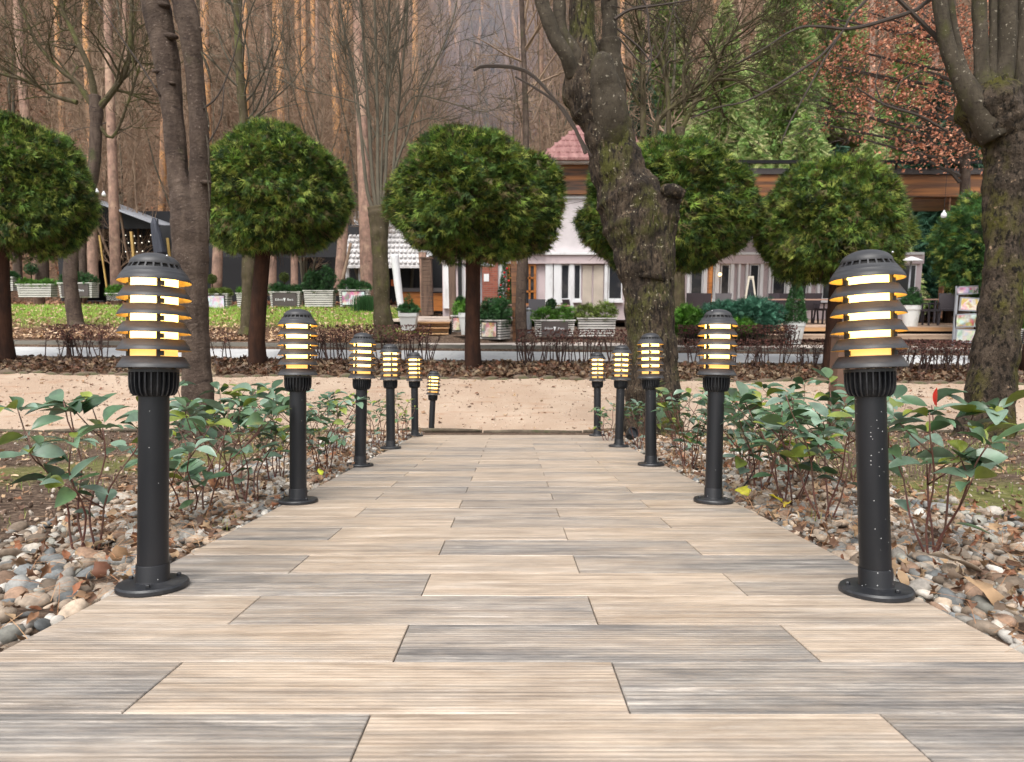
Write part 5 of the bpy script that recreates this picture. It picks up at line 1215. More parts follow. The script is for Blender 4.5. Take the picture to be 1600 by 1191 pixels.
for k, (rw0, sag, n_, xa_, xb_) in enumerate(((372,6,7,172,246),(384,8,6,168,244),(362,5,6,180,250))):
    sr = empty('string_light', (0,0,0), 'string of small pale bulbs %s the black pavilion' % ('lowest inside','strung midway across','highest under')[(1,0,2)[k]], 'string light', 'string lights in the black pavilion')
    pts = [np.array(PY(xa_+(xb_-xa_)*u, rw0+sag*4*u*(1-u), yv+.3+.25*k)) for u in np.linspace(0,1,12)]
    sr.location = pts[0]; mb = MB(); mb.tube([p-pts[0] for p in pts], .006, 4, cap=False); mb.build('wire', wirem, sr)
    for j in range(n_):
        u = (j+.5+r.uniform(-.3,.3))/n_; p = np.array(PY(xa_+(xb_-xa_)*u, rw0+sag*4*u*(1-u)+2, yv+.3+.25*k)); mb = MB(); mb.add(IV1*np.array([.022,.022,.03])+p-pts[0], IF1); mb.build('bulb', bul, sr, smooth=True)
# folded parasol
fp = empty('folded_parasol', PY(249,420,yv-.6), 'folded dark parasol at the right end of the black pavilion', 'parasol')
fl = np.array(fp.location); mb = MB(); mb.tube([np.array(PY(246,342,yv-.6))-fl, np.array(PY(252,450,yv-.6))-fl], .03, 8); mb.build('pole', iron, fp)
mb = MB(); mb.tube([np.array(PY(a,b_,yv-.6))-fl for a,b_ in ((240,341),(242,350),(246,370),(251,395),(255,405))], [.06,.15,.2,.24,.08], 14, lump=.5, rng=r); mb.build('canopy', mat('slate_fabric', (.05,.055,.075), .7), fp)
# bar with the pale tiled roof
bar = empty('garden_bar', (-4.2, 28.5, float(T(-4.2,28.5))), 'open garden bar with pale tiled roof and orange wooden counter', 'bar')
yb2 = 28.0
mb = MB(); a = PY(532,415,yb2-.6); b_ = PY(672,415,yb2-.6); c_ = PY(664,330,yb2+3.5); d_ = PY(556,330,yb2+3.5)
mb.add([a,b_,c_,d_, a+Vector((0,0,-.1)), b_+Vector((0,0,-.1)), c_+Vector((0,0,-.1)), d_+Vector((0,0,-.1))], [[0,1,2,3],[7,6,5,4],[0,4,5,1],[1,5,6,2],[2,6,7,3],[3,7,4,0]])
a_, b2_, c2_, d2_ = [np.array(v) for v in (a,b_,c_,d_)]
for i in range(11):
    u = (i+.3)/11
    p0 = a_*(1-u)+d2_*u; p1 = b2_*(1-u)+c2_*u; k_ = 20
    for j in range(k_): q0 = p0+(p1-p0)*(j+.5)/k_; mb.bar(q0+np.array([0,-.12,0.02]), q0+np.array([0,.18,.13]), .11, .05)
rel(mb,bar); mb.build('roof', whitetile, bar)
part('back_wall', blk, bar, [(520,706,395,495,yb2+3.0,.1)])  # black stands for the shade in the bar's opening
part('counter', orangew, bar, [(628,664,456,488,yb2+.2,.8)])
part('counter', orangew, bar, [(664,700,458,486,yb2+.25,.8)])
part('counter_top', bargem, bar, [(620,702,450,456,yb2+.1,1.0)])
part('orange_box', mat('orange_plastic', (.7,.14,.02), .5), bar, [(611,618,437,447,yb2+.6,.3)])
part('post', white, bar, [(541,545,410,470,yb2-.1,.1)]); part('post', white, bar, [(561,565,412,470,yb2-.1,.1)])
part('side_wall', blk, bar, [(700,706,400,492,yb2+.3,2.6)])

# ---- trunks / posts among the planters
def post_trunk(px0, r0, px1, r1, w_, D, ma, lab, name='tree_trunk', cat='tree', group=None):
    root = empty(name, W(px1, r1, D), lab, cat, group); mm = MB(); px_limb(mm, [(px1, r1, w_*1.08), ((px0+px1)/2+.5, (r0+r1)/2, w_), (px0, r0, w_*.95)], D, 10, .05, r, 5); rel_build(mm, 'trunk', ma, root); return root
for a in ((424,300,424,462,15,25.5,bk_pine2,'pinkish trunk left of the clipped green ball by the printed planter'), (458,300,460,458,11,26,bk_pine2,'thin pinkish trunk right of the clipped green ball by the printed planter'), (540,300,528,462,16,25.5,bk_pine2,'leaning pinkish trunk behind the bamboo-like grasses'),
          (64,300,66,448,20,25.5,bk_twin,'wide brown trunk behind the leftmost planters'), (22,300,28,445,14,26,bk_twin,'slim brown trunk near the left edge behind planters'), (140,300,146,455,16,25,bk_pine2,'trunk between two planters at the edge of the pavilion'), (126,320,130,452,12,26,bk_twin,'thin trunk in front of the pavilion side wall'),
          (342,300,338,455,16,26,bk_pine2,'reddish trunk just right of the forked tree, behind a planter'), (660,395,664,486,13,24.5,bk_pine2,'reddish trunk between the white slanting post and the log lamp post'), (548,380,532,450,5,24.5,bk_twig,'thin slanting bare stem in front of the pale tiled roof')):
    post_trunk(*a, group='trunks standing among the planters')
sp1 = empty('slanting_post', W(630,500,22), 'whitewashed post leaning left beside the potted green mound', 'post'); mm = MB(); px_limb(mm, [(630,503,11),(625,470,11),(620,430,12),(616,398,13)], 22, 10, .04, r); rel_build(mm, 'post', white, sp1)
wp = empty('timber_post', W(708,500,21), 'tall weathered timber post at the top of the platform steps', 'post'); mm = MB(); mm.bar(W(708,500,21), W(705,370,21), .21); rel(mm, wp); mm.build('post', browng, wp)
wp = empty('timber_post', W(808,534,17.7), 'brown timber post beside the slim mottled trunk', 'post'); mm = MB(); mm.bar(W(806,534,17.9), W(800,300,17.9), .16); rel(mm, wp); mm.build('post', brown, wp)
# log-clad lamp post
lp_ = empty('log_lamp_post', W(668,492,21.5), 'square log-clad post with a small white lantern on top', 'lamp post')
mm = MB()
for i in range(15): 
    z0 = i*.115; mm.box((0,0,z0+.055), (.36-.004*i,.30,.108))
mm.build('shaft', browng, lp_); mm = MB(); mm.box((0.10,0,1.93), (.15,.15,.20)); mm.build('lantern', white, lp_); mm = MB(); mm.lathe([(.02,1.73),(.02,1.83)],8,c=(.1,0,0)); mm.box((0,0,1.76),(.40,.34,.05)); mm.build('cap', browng, lp_)
# brown square post at the near edge of the walk
bp_ = empty('brown_post', W(1310,678,7.95), 'smooth brown square post behind the nearest right lamp at the edge of the walk', 'post')
h_ = (678-520)/F*7.95; mm = MB(); w2 = 27/F*7.95; mm.box((0,0,h_/2-.05), (w2,w2,h_)); o = mm.build('post', mat('brown_post_paint', (.135,.075,.05), .7, var=.15, vscale=9), bp_); md = o.modifiers.new('b','BEVEL'); md.width=.006
mm = MB(); mm.box((0,0,h_-.04), (w2+.02,w2+.02,.02)); mm.build('cap', mat('post_cap', (.12,.07,.045), .7), bp_)

# ---- planters
plank = mat('whitewashed_slats', (.60,.58,.55), .8, [((.42,.39,.36),(1.5,1.5,7),.5,.68)], bump=.3, bscale=20)
potm = mat('white_pot', (.66,.67,.66), .6, [((.50,.50,.48),(3,3,2),.5,.68)])
soilm = mat('pot_soil', (.05,.035,.025), .95, bump=1, bscale=40)
dkg = np.array([(.035,.095,.03),(.05,.13,.04),(.03,.08,.03)]); brg = np.array([(.10,.24,.03),(.14,.28,.05),(.08,.19,.03)]); olg = np.array([(.13,.18,.04),(.16,.20,.05),(.09,.13,.03)]); blg = np.array([(.06,.17,.11),(.08,.20,.13),(.045,.13,.085)])
signm = mat('brown_sign', (.075,.060,.058), .6)
signw = mat('sign_lettering', (.75,.75,.78), .6)
framem = mat('dark_frame', (.03,.03,.033), .5)
def text(s_, size, ma, parent, loc, name='lettering', font_w=1.0, th=.004):
    cu = bpy.data.curves.new('t','FONT'); cu.body = s_; cu.size = size; cu.extrude = th; cu.align_x='CENTER'; cu.align_y='CENTER'
    tmp = bpy.data.objects.new('t', cu); S.collection.objects.link(tmp); dg = bpy.context.evaluated_depsgraph_get(); me = bpy.data.meshes.new_from_object(tmp.evaluated_get(dg))
    bpy.data.objects.remove(tmp); bpy.data.curves.remove(cu); o = bpy.data.objects.new(name, me); S.collection.objects.link(o); me.materials.clear(); me.materials.append(ma)
    o.parent = parent; o.location = loc; o.rotation_euler = (math.pi/2,0,0); o.scale = (font_w,1,1); return o
def photo_mat(seed, cols):
    m_, t, b = newmat('printed_photo'); N=t.nodes.new; Lk=t.links.new
    tc=N('ShaderNodeTexCoord'); vo=N('ShaderNodeTexVoronoi'); vo.inputs['Scale'].default_value=7+seed; vo.inputs['Randomness'].default_value=1; Lk(tc.outputs['Object'],vo.inputs['Vector'])
    n=N('ShaderNodeTexNoise'); n.inputs['Scale'].default_value=3.5+seed*.7; n.inputs['Detail'].default_value=3; Lk(tc.outputs['Object'],n.inputs['Vector'])
    rp=N('ShaderNodeValToRGB'); e=rp.color_ramp.elements; e[0].position=.36; e[0].color=(*cols[0],1); e[1].position=.64; e[1].color=(*cols[-1],1)
    for i,c in enumerate(cols[1:-1]): k=e.new(.36+.28*(i+1)/(len(cols)-1)); k.color=(*c,1)
    Lk(n.outputs[0],rp.inputs[0]); mx=N('ShaderNodeMix'); mx.data_type='RGBA'; mx.inputs[0].default_value=.22; Lk(rp.outputs[0],mx.inputs[6]); Lk(vo.outputs['Color'],mx.inputs[7]); Lk(mx.outputs[2],b.inputs['Base Color']); b.inputs['Roughness'].default_value=.4; return m_
def planter(px0, px1, rt, rb, D, lab, sign=None, depth=.42, rot=0, cols=None):
    c = W((px0+px1)/2, rb, D); k = D/F; w_ = (px1-px0)*k; h = (rb-rt)*k*1.01
    root = empty('slatted_planter', c, lab, 'planter', 'whitewashed slatted planters'); root.rotation_euler = (0,0,rot)
    n_ = 7; tp = .93
    mb = MB()
    for i in range(n_):
        z0 = .02+(h-.05)*i/n_; ww = w_*(tp+(1-tp)*(i+.5)/n_); hh = (h-.05)/n_-.024
        mb.box((0,depth/2,z0+hh/2), (ww,depth,hh))
    mb.build('slats', plank, root)
    mb = MB(); mb.box((0,depth/2,h*.48), (w_*.90,depth-.05,h*.90)); mb.build('liner', darkin, root)
    mb = MB(); mb.box((0,-.0,h-.018),(w_+.05,.06,.036)); mb.box((0,depth,h-.018),(w_+.05,.06,.036)); mb.box((-w_/2,depth/2,h-.018),(.06,depth-.062,.036)); mb.box((w_/2,depth/2,h-.018),(.06,depth-.062,.036)); mb.build('rim', plank, root)
    mb = MB(); mb.box((0,depth/2,h-.07),(w_-.08,depth-.08,.04)); mb.build('soil', soilm, root)
    if sign:
        sw, sh, kind = sign; mb = MB(); mb.box((0,-.035,h*.5),(w_*sw,.02,h*sh)); fr_ = mb.build('sign_board', signm if kind=='text' else framem, root)
        if kind == 'text':
            text('Ethno', h*.20, signw, fr_, (-w_*sw*.22,-.048,h*.5)); text('Bera', h*.20, signw, fr_, (w_*sw*.24,-.048,h*.5))
            mb = MB(); e_ = h*.15; zz = h*.5; mb.add([(x,y,z+zz) for y in (-.052,-.046) for x,z in ((-e_*.55,e_*.75),(-e_*.2,e_*.55),(0,e_*.75),(e_*.2,e_*.55),(e_*.55,e_*.75),(e_*.3,0),(0,-e_*.9),(-e_*.3,0))], [[7,6,5,4,3,2,1,0],[8,9,10,11,12,13,14,15]]+[[i,(i+1)%8,8+(i+1)%8,8+i] for i in range(8)]); mb.build('emblem', signw, fr_)
        else:
            mb = MB(); mb.box((0,-.048,h*.5),(w_*sw-.05,.01,h*sh-.05)); mb.build('printed_picture', kind, fr_)
    return root, w_, h, depth
pink = photo_mat(1, [(.7,.7,.72),(.75,.70,.72),(.62,.12,.28),(.3,.2,.2)]); pink2 = photo_mat(2, [(.72,.75,.85),(.80,.78,.85),(.70,.45,.62),(.75,.75,.85)]); peach = photo_mat(3, [(.65,.45,.36),(.75,.62,.50),(.45,.20,.14),(.2,.12,.1)])
def fill(pl, kind, seed, hgt=.35, cols=dkg, n=900, over=.05):
    root, w_, h, dp = pl; mb = MB()
    if kind == 'mound':
        k_ = max(1, round(w_/.45))
        for i in range(k_):
            cx_ = (i-(k_-1)/2)*w_/k_*1.0; hh = hgt*(.75+.3*((seed+i*7)%5)/5)
            foliage(mb, n//k_, .13, seed+i, ball((cx_,dp/2,h+hh*.35), 1, .12, seed+i, .3, (w_/k_*.56+over,dp/2+over,hh*.62)), cols, droop=-.1, jit=.6, tipc=cols[0]*1.6)
def plant_in(pl, lab, seed, hgt=.35, cols=dkg, n=900, over=.05, name='planter_greenery'):
    root, w_, h, dp = pl; mb = MB(); k_ = max(1, round(w_/.45))
    for i in range(k_):
        cx_ = (i-(k_-1)/2)*w_/k_; hh = hgt*(.75+.3*((seed+i*7)%5)/5)
        foliage(mb, n//k_, .13, seed+i, ball((cx_,dp/2,hh*.30), 1, .12, seed+i, .3, (w_/k_*.56+over,dp/2+over,hh*.62)), cols, droop=-.1, jit=.6, tipc=cols[0]*1.6)
    o = mb.build(name, thujam, loc=root.location+Matrix.Rotation(root.rotation_euler.z,3,'Z')@Vector((0,0,h-.04))); o.rotation_euler = root.rotation_euler
    return tag(o, lab, 'plant', 'low greenery growing in the planters')
def clip_ball(px, row, wpx, D, lab, stem_to, cols=olg*.8):
    c = W(px,row,D); R = wpx/2/F*D; root = empty('clipped_ball_shrub', c-Vector((0,0,stem_to)), lab, 'shrub', 'small clipped ball shrubs'); mb = MB()
    foliage(mb, 500, .07, int(px), ball((0,0,stem_to), R, .03, 1, .8), cols, jit=.7); mb.add(IV1*R*.8+np.array([0,0,stem_to]), IF1, (.02,.03,.01)); mb.build('foliage', thujam, root)
    mb = MB(); mb.tube([(0,0,0),(0,0,stem_to)], .02, 6); mb.build('stem', bk_thuja, root)
PL = [
 (planter(-2,21,433,455,25,'leftmost slatted planter, cut by the picture edge, with a small framed picture',(.5,.8,pink2)), 'green tuft in the leftmost planter', dkg, .35),
 (planter(27,81,444,465,24.2,'wide slatted planter with trailing green, second from the left edge'), 'flat spreading greenery trailing over the second planter from the left', brg*.8, .28),
 (planter(92,145,442,466,24.2,'planter with a brown lettered board, half hidden by a lawn tree trunk',(.8,.82,'text')), 'low green planting either side of the lawn tree trunk', dkg, .5),
 (planter(166,190,458,470,23.8,'small planter peeking out left of the nearest left lamp head'), 'green clump beside the nearest left lamp head', brg*.8, .35),
 (planter(322,356,459,487,23.4,'planter with a pale pink picture just right of the forked tree',(.8,.8,pink2)), 'yellowish clump behind the pale pink picture', olg, .25),
 (planter(370,412,458,483,23.4,'slatted planter mostly behind the second clipped evergreen trunk'), 'light green clump by the mossy lawn trunk', brg, .35),
 (planter(422,469,456,481,23.4,'planter with a brown board lettered in white, right of the second clipped evergreen',(.80,.82,'text')), 'dark juniper over the white lettered board', dkg, .40),
 (planter(475,521,454,480,23.4,'plain slatted planter under the tall dark grasses'), 'tall dark grassy shrub in the plain slatted planter', dkg*.8, 1.0),
 (planter(530,576,453,480,23.4,'planter with a framed pink and white poster',(.80,.82,pink)), 'low green mounds over the pink poster planter', dkg*1.2, .45),
 (planter(835,898,500,527,18.3,'planter with a brown lettered board behind the roadside hedge at centre',(.66,.80,'text')), 'small bright junipers above the centre lettered board', brg*.8, .5),
 (planter(903,962,497,527,18.3,'plain slatted planter left of the thick leaning tree'), 'feathery yellow green shrubs left of the thick leaning tree', olg*1.2, .6),
 (planter(1588,1640,514,540,18.5,'planter with a yellow picture at the right picture edge',(.7,.7,peach)), 'green shrub in the planter at the right picture edge', brg*.8, .8),
 (planter(745,786,500,531,17.6,'angled slatted planter with a peach picture, right of the middle evergreen trunk',(.72,.8,peach),rot=-.55,depth=.5), 'dark shrub and green tuft in the angled planter', dkg*1.1, .75),
 (planter(704,726,493,520,18.2,'angled planter with a peach picture, left of the middle evergreen trunk',(.72,.8,peach),rot=-.55,depth=.7), 'bright yellowish green mound left of the middle evergreen trunk', brg, .55),
]
for i, (pl, lab, cols, hg) in enumerate(PL): plant_in(pl, lab, 300+i*3, hg, cols, 1500 if hg>.6 else 1000)
clip_ball(444,433,14,23.5,'clipped green ball over the printed planter right of the second evergreen',.75)
clip_ball(331,436,14,23.6,'clipped ball shrub showing just right of the forked tree',.6)
clip_ball(48,420,18,25,'dark clipped ball shrub behind the leftmost planters',.7,dkg)
clip_ball(861,475,16,18.5,'clipped dark ball shrub over the centre lettered planter',.65,dkg*.8)
clip_ball(719,470,13,18.4,'dark clipped ball shrub left of the middle evergreen trunk',.6,dkg*.8)
clip_ball(548,442,15,23.5,'bright green clipped ball above the pink poster planter',.45,dkg*1.4)
# tall grasses by the lawn tree
mb = MB(); n_=900; P_ = np.c_[r.normal(0,.16,n_), r.normal(0,.12,n_), np.zeros(n_)]; rr_=np.random.default_rng(4)
M_ = rotmats(rr_.normal(0,.08,n_), rr_.normal(0,.08,n_), rr_.uniform(0,6.3,n_))*np.stack([np.full(n_,.014), rr_.uniform(.0,.12,n_), rr_.uniform(.6,1.0,n_)],-1)[:,None,:]
mb.inst(BV,BQ,M_,P_,np.array([(.035,.11,.03)])[np.zeros(n_,int)]*rr_.uniform(.7,1.4,(n_,1))); o = mb.build('ornamental_grass', grassm, loc=G(571,22.6)); o.scale=(1,1,1.0); tag(o,'dense upright clump of dark green reeds at the end of the planter row','grass clump')
# ---- pots
def pot(px, rt, rb, wt, wb, D, lab, square=False, name='plant_pot'):
    c = W(px, rb, D); k = D/F; h = (rb-rt)*k; R1, R0 = wt/2*k, wb/2*k; seg = 4 if square else 28
    root = empty(name, c, lab, 'plant pot'); mb = MB(); f_ = 1.38 if square else 1
    mb.lathe([(0,0),(R0*f_,0),(R1*.93*f_,h*.80),(R1*f_,h*.80),(R1*f_,h),(R1*.88*f_,h),(R1*.86*f_,h*.9),(0,h*.9)], seg); o = mb.build('pot', potm, root, auto=30)
    if square: o.rotation_euler = (0,0,math.pi/4)
    mb = MB(); mb.lathe([(R1*.86*f_*.98,h*.905),(0,h*.91)], seg); q = mb.build('soil', soilm, root)
    if square: q.rotation_euler = (0,0,math.pi/4)
    return c+Vector((0,0,h*.95)), k
def pot_plant(base, shape, n, size, cols, lab, cat='shrub', seed=1, name='potted_shrub'):
    mb = MB(); foliage(mb, n, size, seed, shape, cols, jit=.6, tipc=cols[0]*1.6); o = mb.build(name, thujam, loc=base); return tag(o, lab, cat, 'shrubs growing in pots')
b_, k = pot(639,489,516,29,20,19.5,'pale square tapered pot at the lawn corner beside the steps', True)
pot_plant(b_, ball((0,0,.12), 1, .05, 3, .6, (.30,.28,.16)), 500, .12, dkg*1.4, 'low green skirt of leaves in the pale square pot', seed=3); pot_plant(b_, cone((0,0,.0), .21, .60, 1, .6, .6), 600, .08, dkg*1.1, 'small clipped dome shrub in the pale square pot', seed=4)
b_, k = pot(727,489,523,22,12,17.9,'narrow pale pot in front of the angled planter by the middle evergreen trunk')
pot_plant(b_, ball((0,0,.1), 1, .05, 3, .4, (.18,.18,.14)), 300, .1, brg, 'bright green sprigs in the narrow pale pot', seed=5)
b_, k = pot(1240,502,537,33,22,17.6,'large round white pot with thick rim on the right, below a clipped cone', name='plant_pot')
pot_plant(b_, cone((0,0,0), .30, 1.28, 2, .8, .75, .03), 2600, .075, dkg*1.3, 'dark green clipped cone standing in the large white pot', seed=6)
b_, k = pot(1422,477,511,27,20,18.9,'tall conical white pot on the deck right of the nearest right lamp')
pot_plant(b_, ball((0,0,.14), 1, .05, 3, .4, (.27,.25,.16)), 400, .12, dkg*1.2, 'spreading leaves at the foot of the small clipped head in the conical pot', seed=7); pot_plant(b_, ball((0.03,0,.36), .16, .05, 3, .6), 300, .08, dkg*1.1, 'small clipped head of leaves in the conical white pot', seed=8)
# ---- junipers by the terrace
def ground_bush(px, row, hw, hh, D, cols, lab, seed, n=2200):
    c = W(px,row,D); k=D/F; mb = MB(); foliage(mb, n, .16, seed, ball((0,0,0), 1, .16, seed, .35, (hw*k,hw*k*.8,hh*k)), cols, droop=-.15, jit=.55, tipc=cols[0]*1.7)
    root = empty('juniper_bush', (c.x,c.y,float(T(c.x,c.y))), lab, 'shrub'); o = mb.build('foliage', thujam, root, loc=(0,0,c.z-root.location.z)); m_ = MB(); m_.tube([(0,0,-.05),(0.05,0,c.z-root.location.z)], .04, 6); m_.build('stem', bk_thuja, root)
ground_bush(1072,500,25,21,17.7,brg,'bright lime green juniper right behind the leaning tree',1)
ground_bush(1130,498,38,26,17.7,blg,'blue green juniper behind the head of the second right lamp',2)
ground_bush(1178,495,42,30,17.6,blg*1.05,'largest blue green juniper, left of the big white pot',3,3000)
ground_bush(1150,512,30,14,17.3,brg,'low lime green juniper under the large blue green one',4,1500)
# ---- roadside hedges of bare twigs
hedm = mat('hedge_twig', (.055,.028,.022), .9, [((.035,.018,.014),(5,5,5),.45,.6)])
def hedge(px0, px1, r_top, r_bot, y, lab, seed, dens=1.0, fol=False):
    rr = np.random.default_rng(seed); a = PY(px0, r_bot, y); b_ = PY(px1, r_bot, y); L = b_.x-a.x; zt = PY(px0, r_top, y).z
    root = empty('bare_hedge', ((a.x+b_.x)/2, y, float(T((a.x+b_.x)/2,y))), lab, 'hedge'); rl = np.array(root.location); mb = MB(); H = zt-rl[2]
    for i in range(int(L*22*dens)):
        x = rr.uniform(-L/2, L/2); y_ = rr.uniform(-.22,.22); z0 = float(T(rl[0]+x, y+y_))-rl[2]
        d = np.array([rr.normal(0,.16), rr.normal(0,.12), 1]); hh = (H-z0)*rr.uniform(.75,1.02)
        P = [np.array([x,y_,z0-.03]), np.array([x,y_,z0])+d*hh*.5, np.array([x,y_,z0])+d*hh*.85]
        mb.tube(P, [.013,.010,.005], 4, cap=False)
        for _ in range(8):
            u = rr.uniform(.45,.95); p = P[0]*(1-u)+P[2]*u; dd = np.array([rr.normal(0,.6), rr.normal(0,.5), rr.uniform(.0,1)])
            e = p+dd*rr.uniform(.08,.24)*max(.5,H); e[2] = min(e[2], H*1.02); mb.tube([p,(p+e)/2+rr.normal(0,.012,3),e], [.006,.005,.003], 3, cap=False)
    mb.build('twigs', hedm, root)
    mb = MB(); n_ = int(L*420*dens); P = np.c_[rr.uniform(-L/2,L/2,n_), rr.uniform(-.26,.26,n_), H*(1-.42*rr.uniform(0,1,n_)**1.3)]
    leaves(mb, P, .045, seed, tilt=1.2, pal_=np.array([(.10,.035,.028),(.13,.05,.035),(.06,.025,.02)])); mb.build('dry_leaves', leafm, root)
hedge(76,176,507,556,13.75,'bare twig hedge in front of the kerb behind the nearest left lamp',1)
hedge(332,362,512,552,13.8,'short wispy piece of bare hedge right of the forked tree',2,.5)
hedge(470,676,508,566,13.9,'long bare brown hedge behind the third and fourth left lamps',3,1.1)
hedge(806,985,515,572,13.9,'bare twig hedge with reddish leaves left of the thick leaning tree',4,.9)
hedge(1066,1300,530,583,13.9,'wispy bare hedge between the leaning tree and the nearest right lamp',5,.8)
hedge(1376,1512,532,592,13.4,'dense red brown hedge left of the mossy right-hand tree',6,1.7)
hedge(1060,1240,508,540,16.95,'low dense brown hedge below the junipers',7,1.3)
# ---- terrace furniture
rat = mat('dark_rattan', (.045,.035,.042), .6, bump=.6, bscale=60); grat = mat('grey_rattan', (.14,.135,.15), .6, bump=.5, bscale=60); ttop = mat('table_top', (.36,.22,.17), .5)
def chair(ma):
    root = empty('rattan_chair'); mb = MB(); mb.box((0,0,.43),(.46,.46,.06)); mb.build('seat', ma, root)
    mb = MB(); mb.add([(-.22,.22,.40),(.22,.22,.40),(.22,.26,.40),(-.22,.26,.40),(-.25,.32,.92),(.25,.32,.92),(.25,.36,.92),(-.25,.36,.92)], [[3,2,1,0],[4,5,6,7],[0,1,5,4],[1,2,6,5],[2,3,7,6],[3,0,4,7]]); mb.build('backrest', ma, root)
    for sx_ in (-1,1):
        mb = MB(); mb.box((sx_*.235,-.02,.62),(.045,.42,.035)); mb.box((sx_*.235,-.20,.53),(.03,.03,.15)); mb.build('armrest', ma, root)
        for sy_ in (-1,1): mb = MB(); mb.bar((sx_*.20,sy_*.19,.41),(sx_*.225,sy_*.22,0), .04); mb.build('leg', ma, root)
    return root
ch0 = {'d': chair(rat), 'g': chair(grat)}; usedc = set()
CH = [('g',775,21.5,math.pi,'grey woven chair facing the brick wall, beside the middle evergreen trunk'),('d',800,20.6,-1.3,'dark woven chair side-on left of the timber post'),('g',838,20.6,math.pi,'grey woven chair behind the lettered planter by the orange door'),('d',899,21.5,1.9,'dark woven chair turned sideways below the tall white window'),
      ('d',1080,20.6,math.pi,'dark chair just right of the leaning tree'),('d',1098,21.6,math.pi*.9,'second dark chair from the leaning tree, slightly farther back'),('g',1124,21.8,math.pi,'grey chair right of the orange terrace post'),('d',1195,21.6,-1.2,'dark chair at the table behind the largest juniper'),('d',1228,22.4,2.4,'dark chair left of the clipped cone'),
      ('d',1262,21.4,math.pi,'dark chair behind the table right of the clipped cone'),('d',1288,20.9,-1.4,'dark chair half hidden by the nearest right lamp head'),('d',1395,20.8,1.6,'dark chair just right of the nearest right lamp head'),('d',1446,19.8,.5,'dark chair showing its back, right of the conical white pot'),('d',1480,20.6,-.5,'dark chair left of the menu stand')]
for k_, px, D, rz, lab in CH:
    o = ch0[k_] if k_ not in usedc else copy_tree(ch0[k_]); usedc.add(k_)
    y_ = D*cs; p = Vector(((px-800)/F*D, y_, 0)); p.z = DECKZ if px > 1060 else float(T(p.x,p.y)); t_ = (p.z-CZ); D2 = y_*cs - t_*sn; p.x = (px-800)/F*D2
    if k_ and px < 1060: p.z += .12
    o.location = p; o.rotation_euler=(0,0,rz); tag(o, lab, 'chair', 'woven terrace chairs')
def table(w_, d_):
    root = empty('terrace_table'); mb = MB(); mb.box((0,0,.73),(w_,d_,.04)); mb.build('tabletop', ttop, root)
    for sx_ in (-1,1):
        for sy_ in (-1,1): mb = MB(); mb.bar((sx_*(w_/2-.06),sy_*(d_/2-.06),.71),(sx_*(w_/2-.06),sy_*(d_/2-.06),0), .05); mb.build('leg', rat, root)
    return root
tb0 = table(1.3,.8)
for i, (px, D, lab) in enumerate(((782,21,'table between the middle evergreen trunk and the timber post'),(855,20.8,'table behind the clipped ball over the lettered planter'),(1210,21,'table behind the largest juniper, with dark chairs'),(1275,20.4,'table right of the clipped cone'),(1420,22,'table farthest back on the right of the deck'))):
    o = tb0 if i==0 else copy_tree(tb0); y_=D*cs; p = Vector(((px-800)/F*D, y_, 0)); p.z = DECKZ if px>1060 else float(T(p.x,p.y))+.12; p.x = (px-800)/F*(y_*cs-(p.z-CZ)*sn); o.location = p; tag(o, lab, 'table', 'terrace tables')
# patio heater / flat lamp, parasol discs
def disc_stand(px_t, r_t, px_b, r_b, w_, D, lab, name='patio_heater', cat='heater'):
    b_ = W(px_b,r_b,D); t_ = W(px_t,r_t,D); root = empty(name, b_, lab, cat); mb = MB(); mb.tube([(0,0,0), tuple(t_-b_)], .028, 8); mb.build('pole', greyedge, root)
    R = w_/2*D/F; mb = MB(); mb.lathe([(0,.12),(R*.5,.07),(R,0),(R*.98,-.03),(0,-.01)], 28, c=tuple(t_-b_)); mb.build('shade', white, root, auto=40)
    mb = MB(); mb.lathe([(0,0),(.2,0),(.2,.03),(.03,.06),(0,.06)], 20); mb.build('foot', greyedge, root, auto=40)
disc_stand(1424,407,1417,489,33,20.5,'patio heater with flat white disc shade right of the nearest right lamp')
disc_stand(752,415,752,500,44,21.5,'flat white disc heater in front of the brick wall by the middle trunk')
tb_ = empty('metal_bin', W(826,521,18.6), 'slim grey metal bin between the mottled trunk and the lettered planter', 'bin'); mb = MB(); mb.lathe([(0,0),(.085,0),(.085,.62),(.078,.66),(0,.70)], 20); mb.build('body', greyedge, tb_, auto=35); mb = MB(); mb.lathe([(.088,.60),(.090,.625),(.088,.65)], 20); mb.build('lid_ring', steel, tb_)
xt = empty('decorated_fir', PY(790,478,YB-.7), 'small decorated fir with red baubles left of the orange framed door', 'fir tree'); mb = MB(); foliage(mb, 900, .12, 9, cone((0,0,0), .34, 1.75, 1, .5, .8), dkg, jit=.5); mb.build('foliage', thujam, xt)
redm = mat('red_bauble', (.55,.02,.02), .25)
for i in range(9):
    u = .1+.8*i/9; mb = MB(); mb.add(IV1*.045+np.array([.30*(1-u)*math.cos(i*2.4), -.30*(1-u)*abs(math.sin(i*1.7))-.06, u*1.6]), IF1); mb.build('bauble', redm, xt, smooth=True)
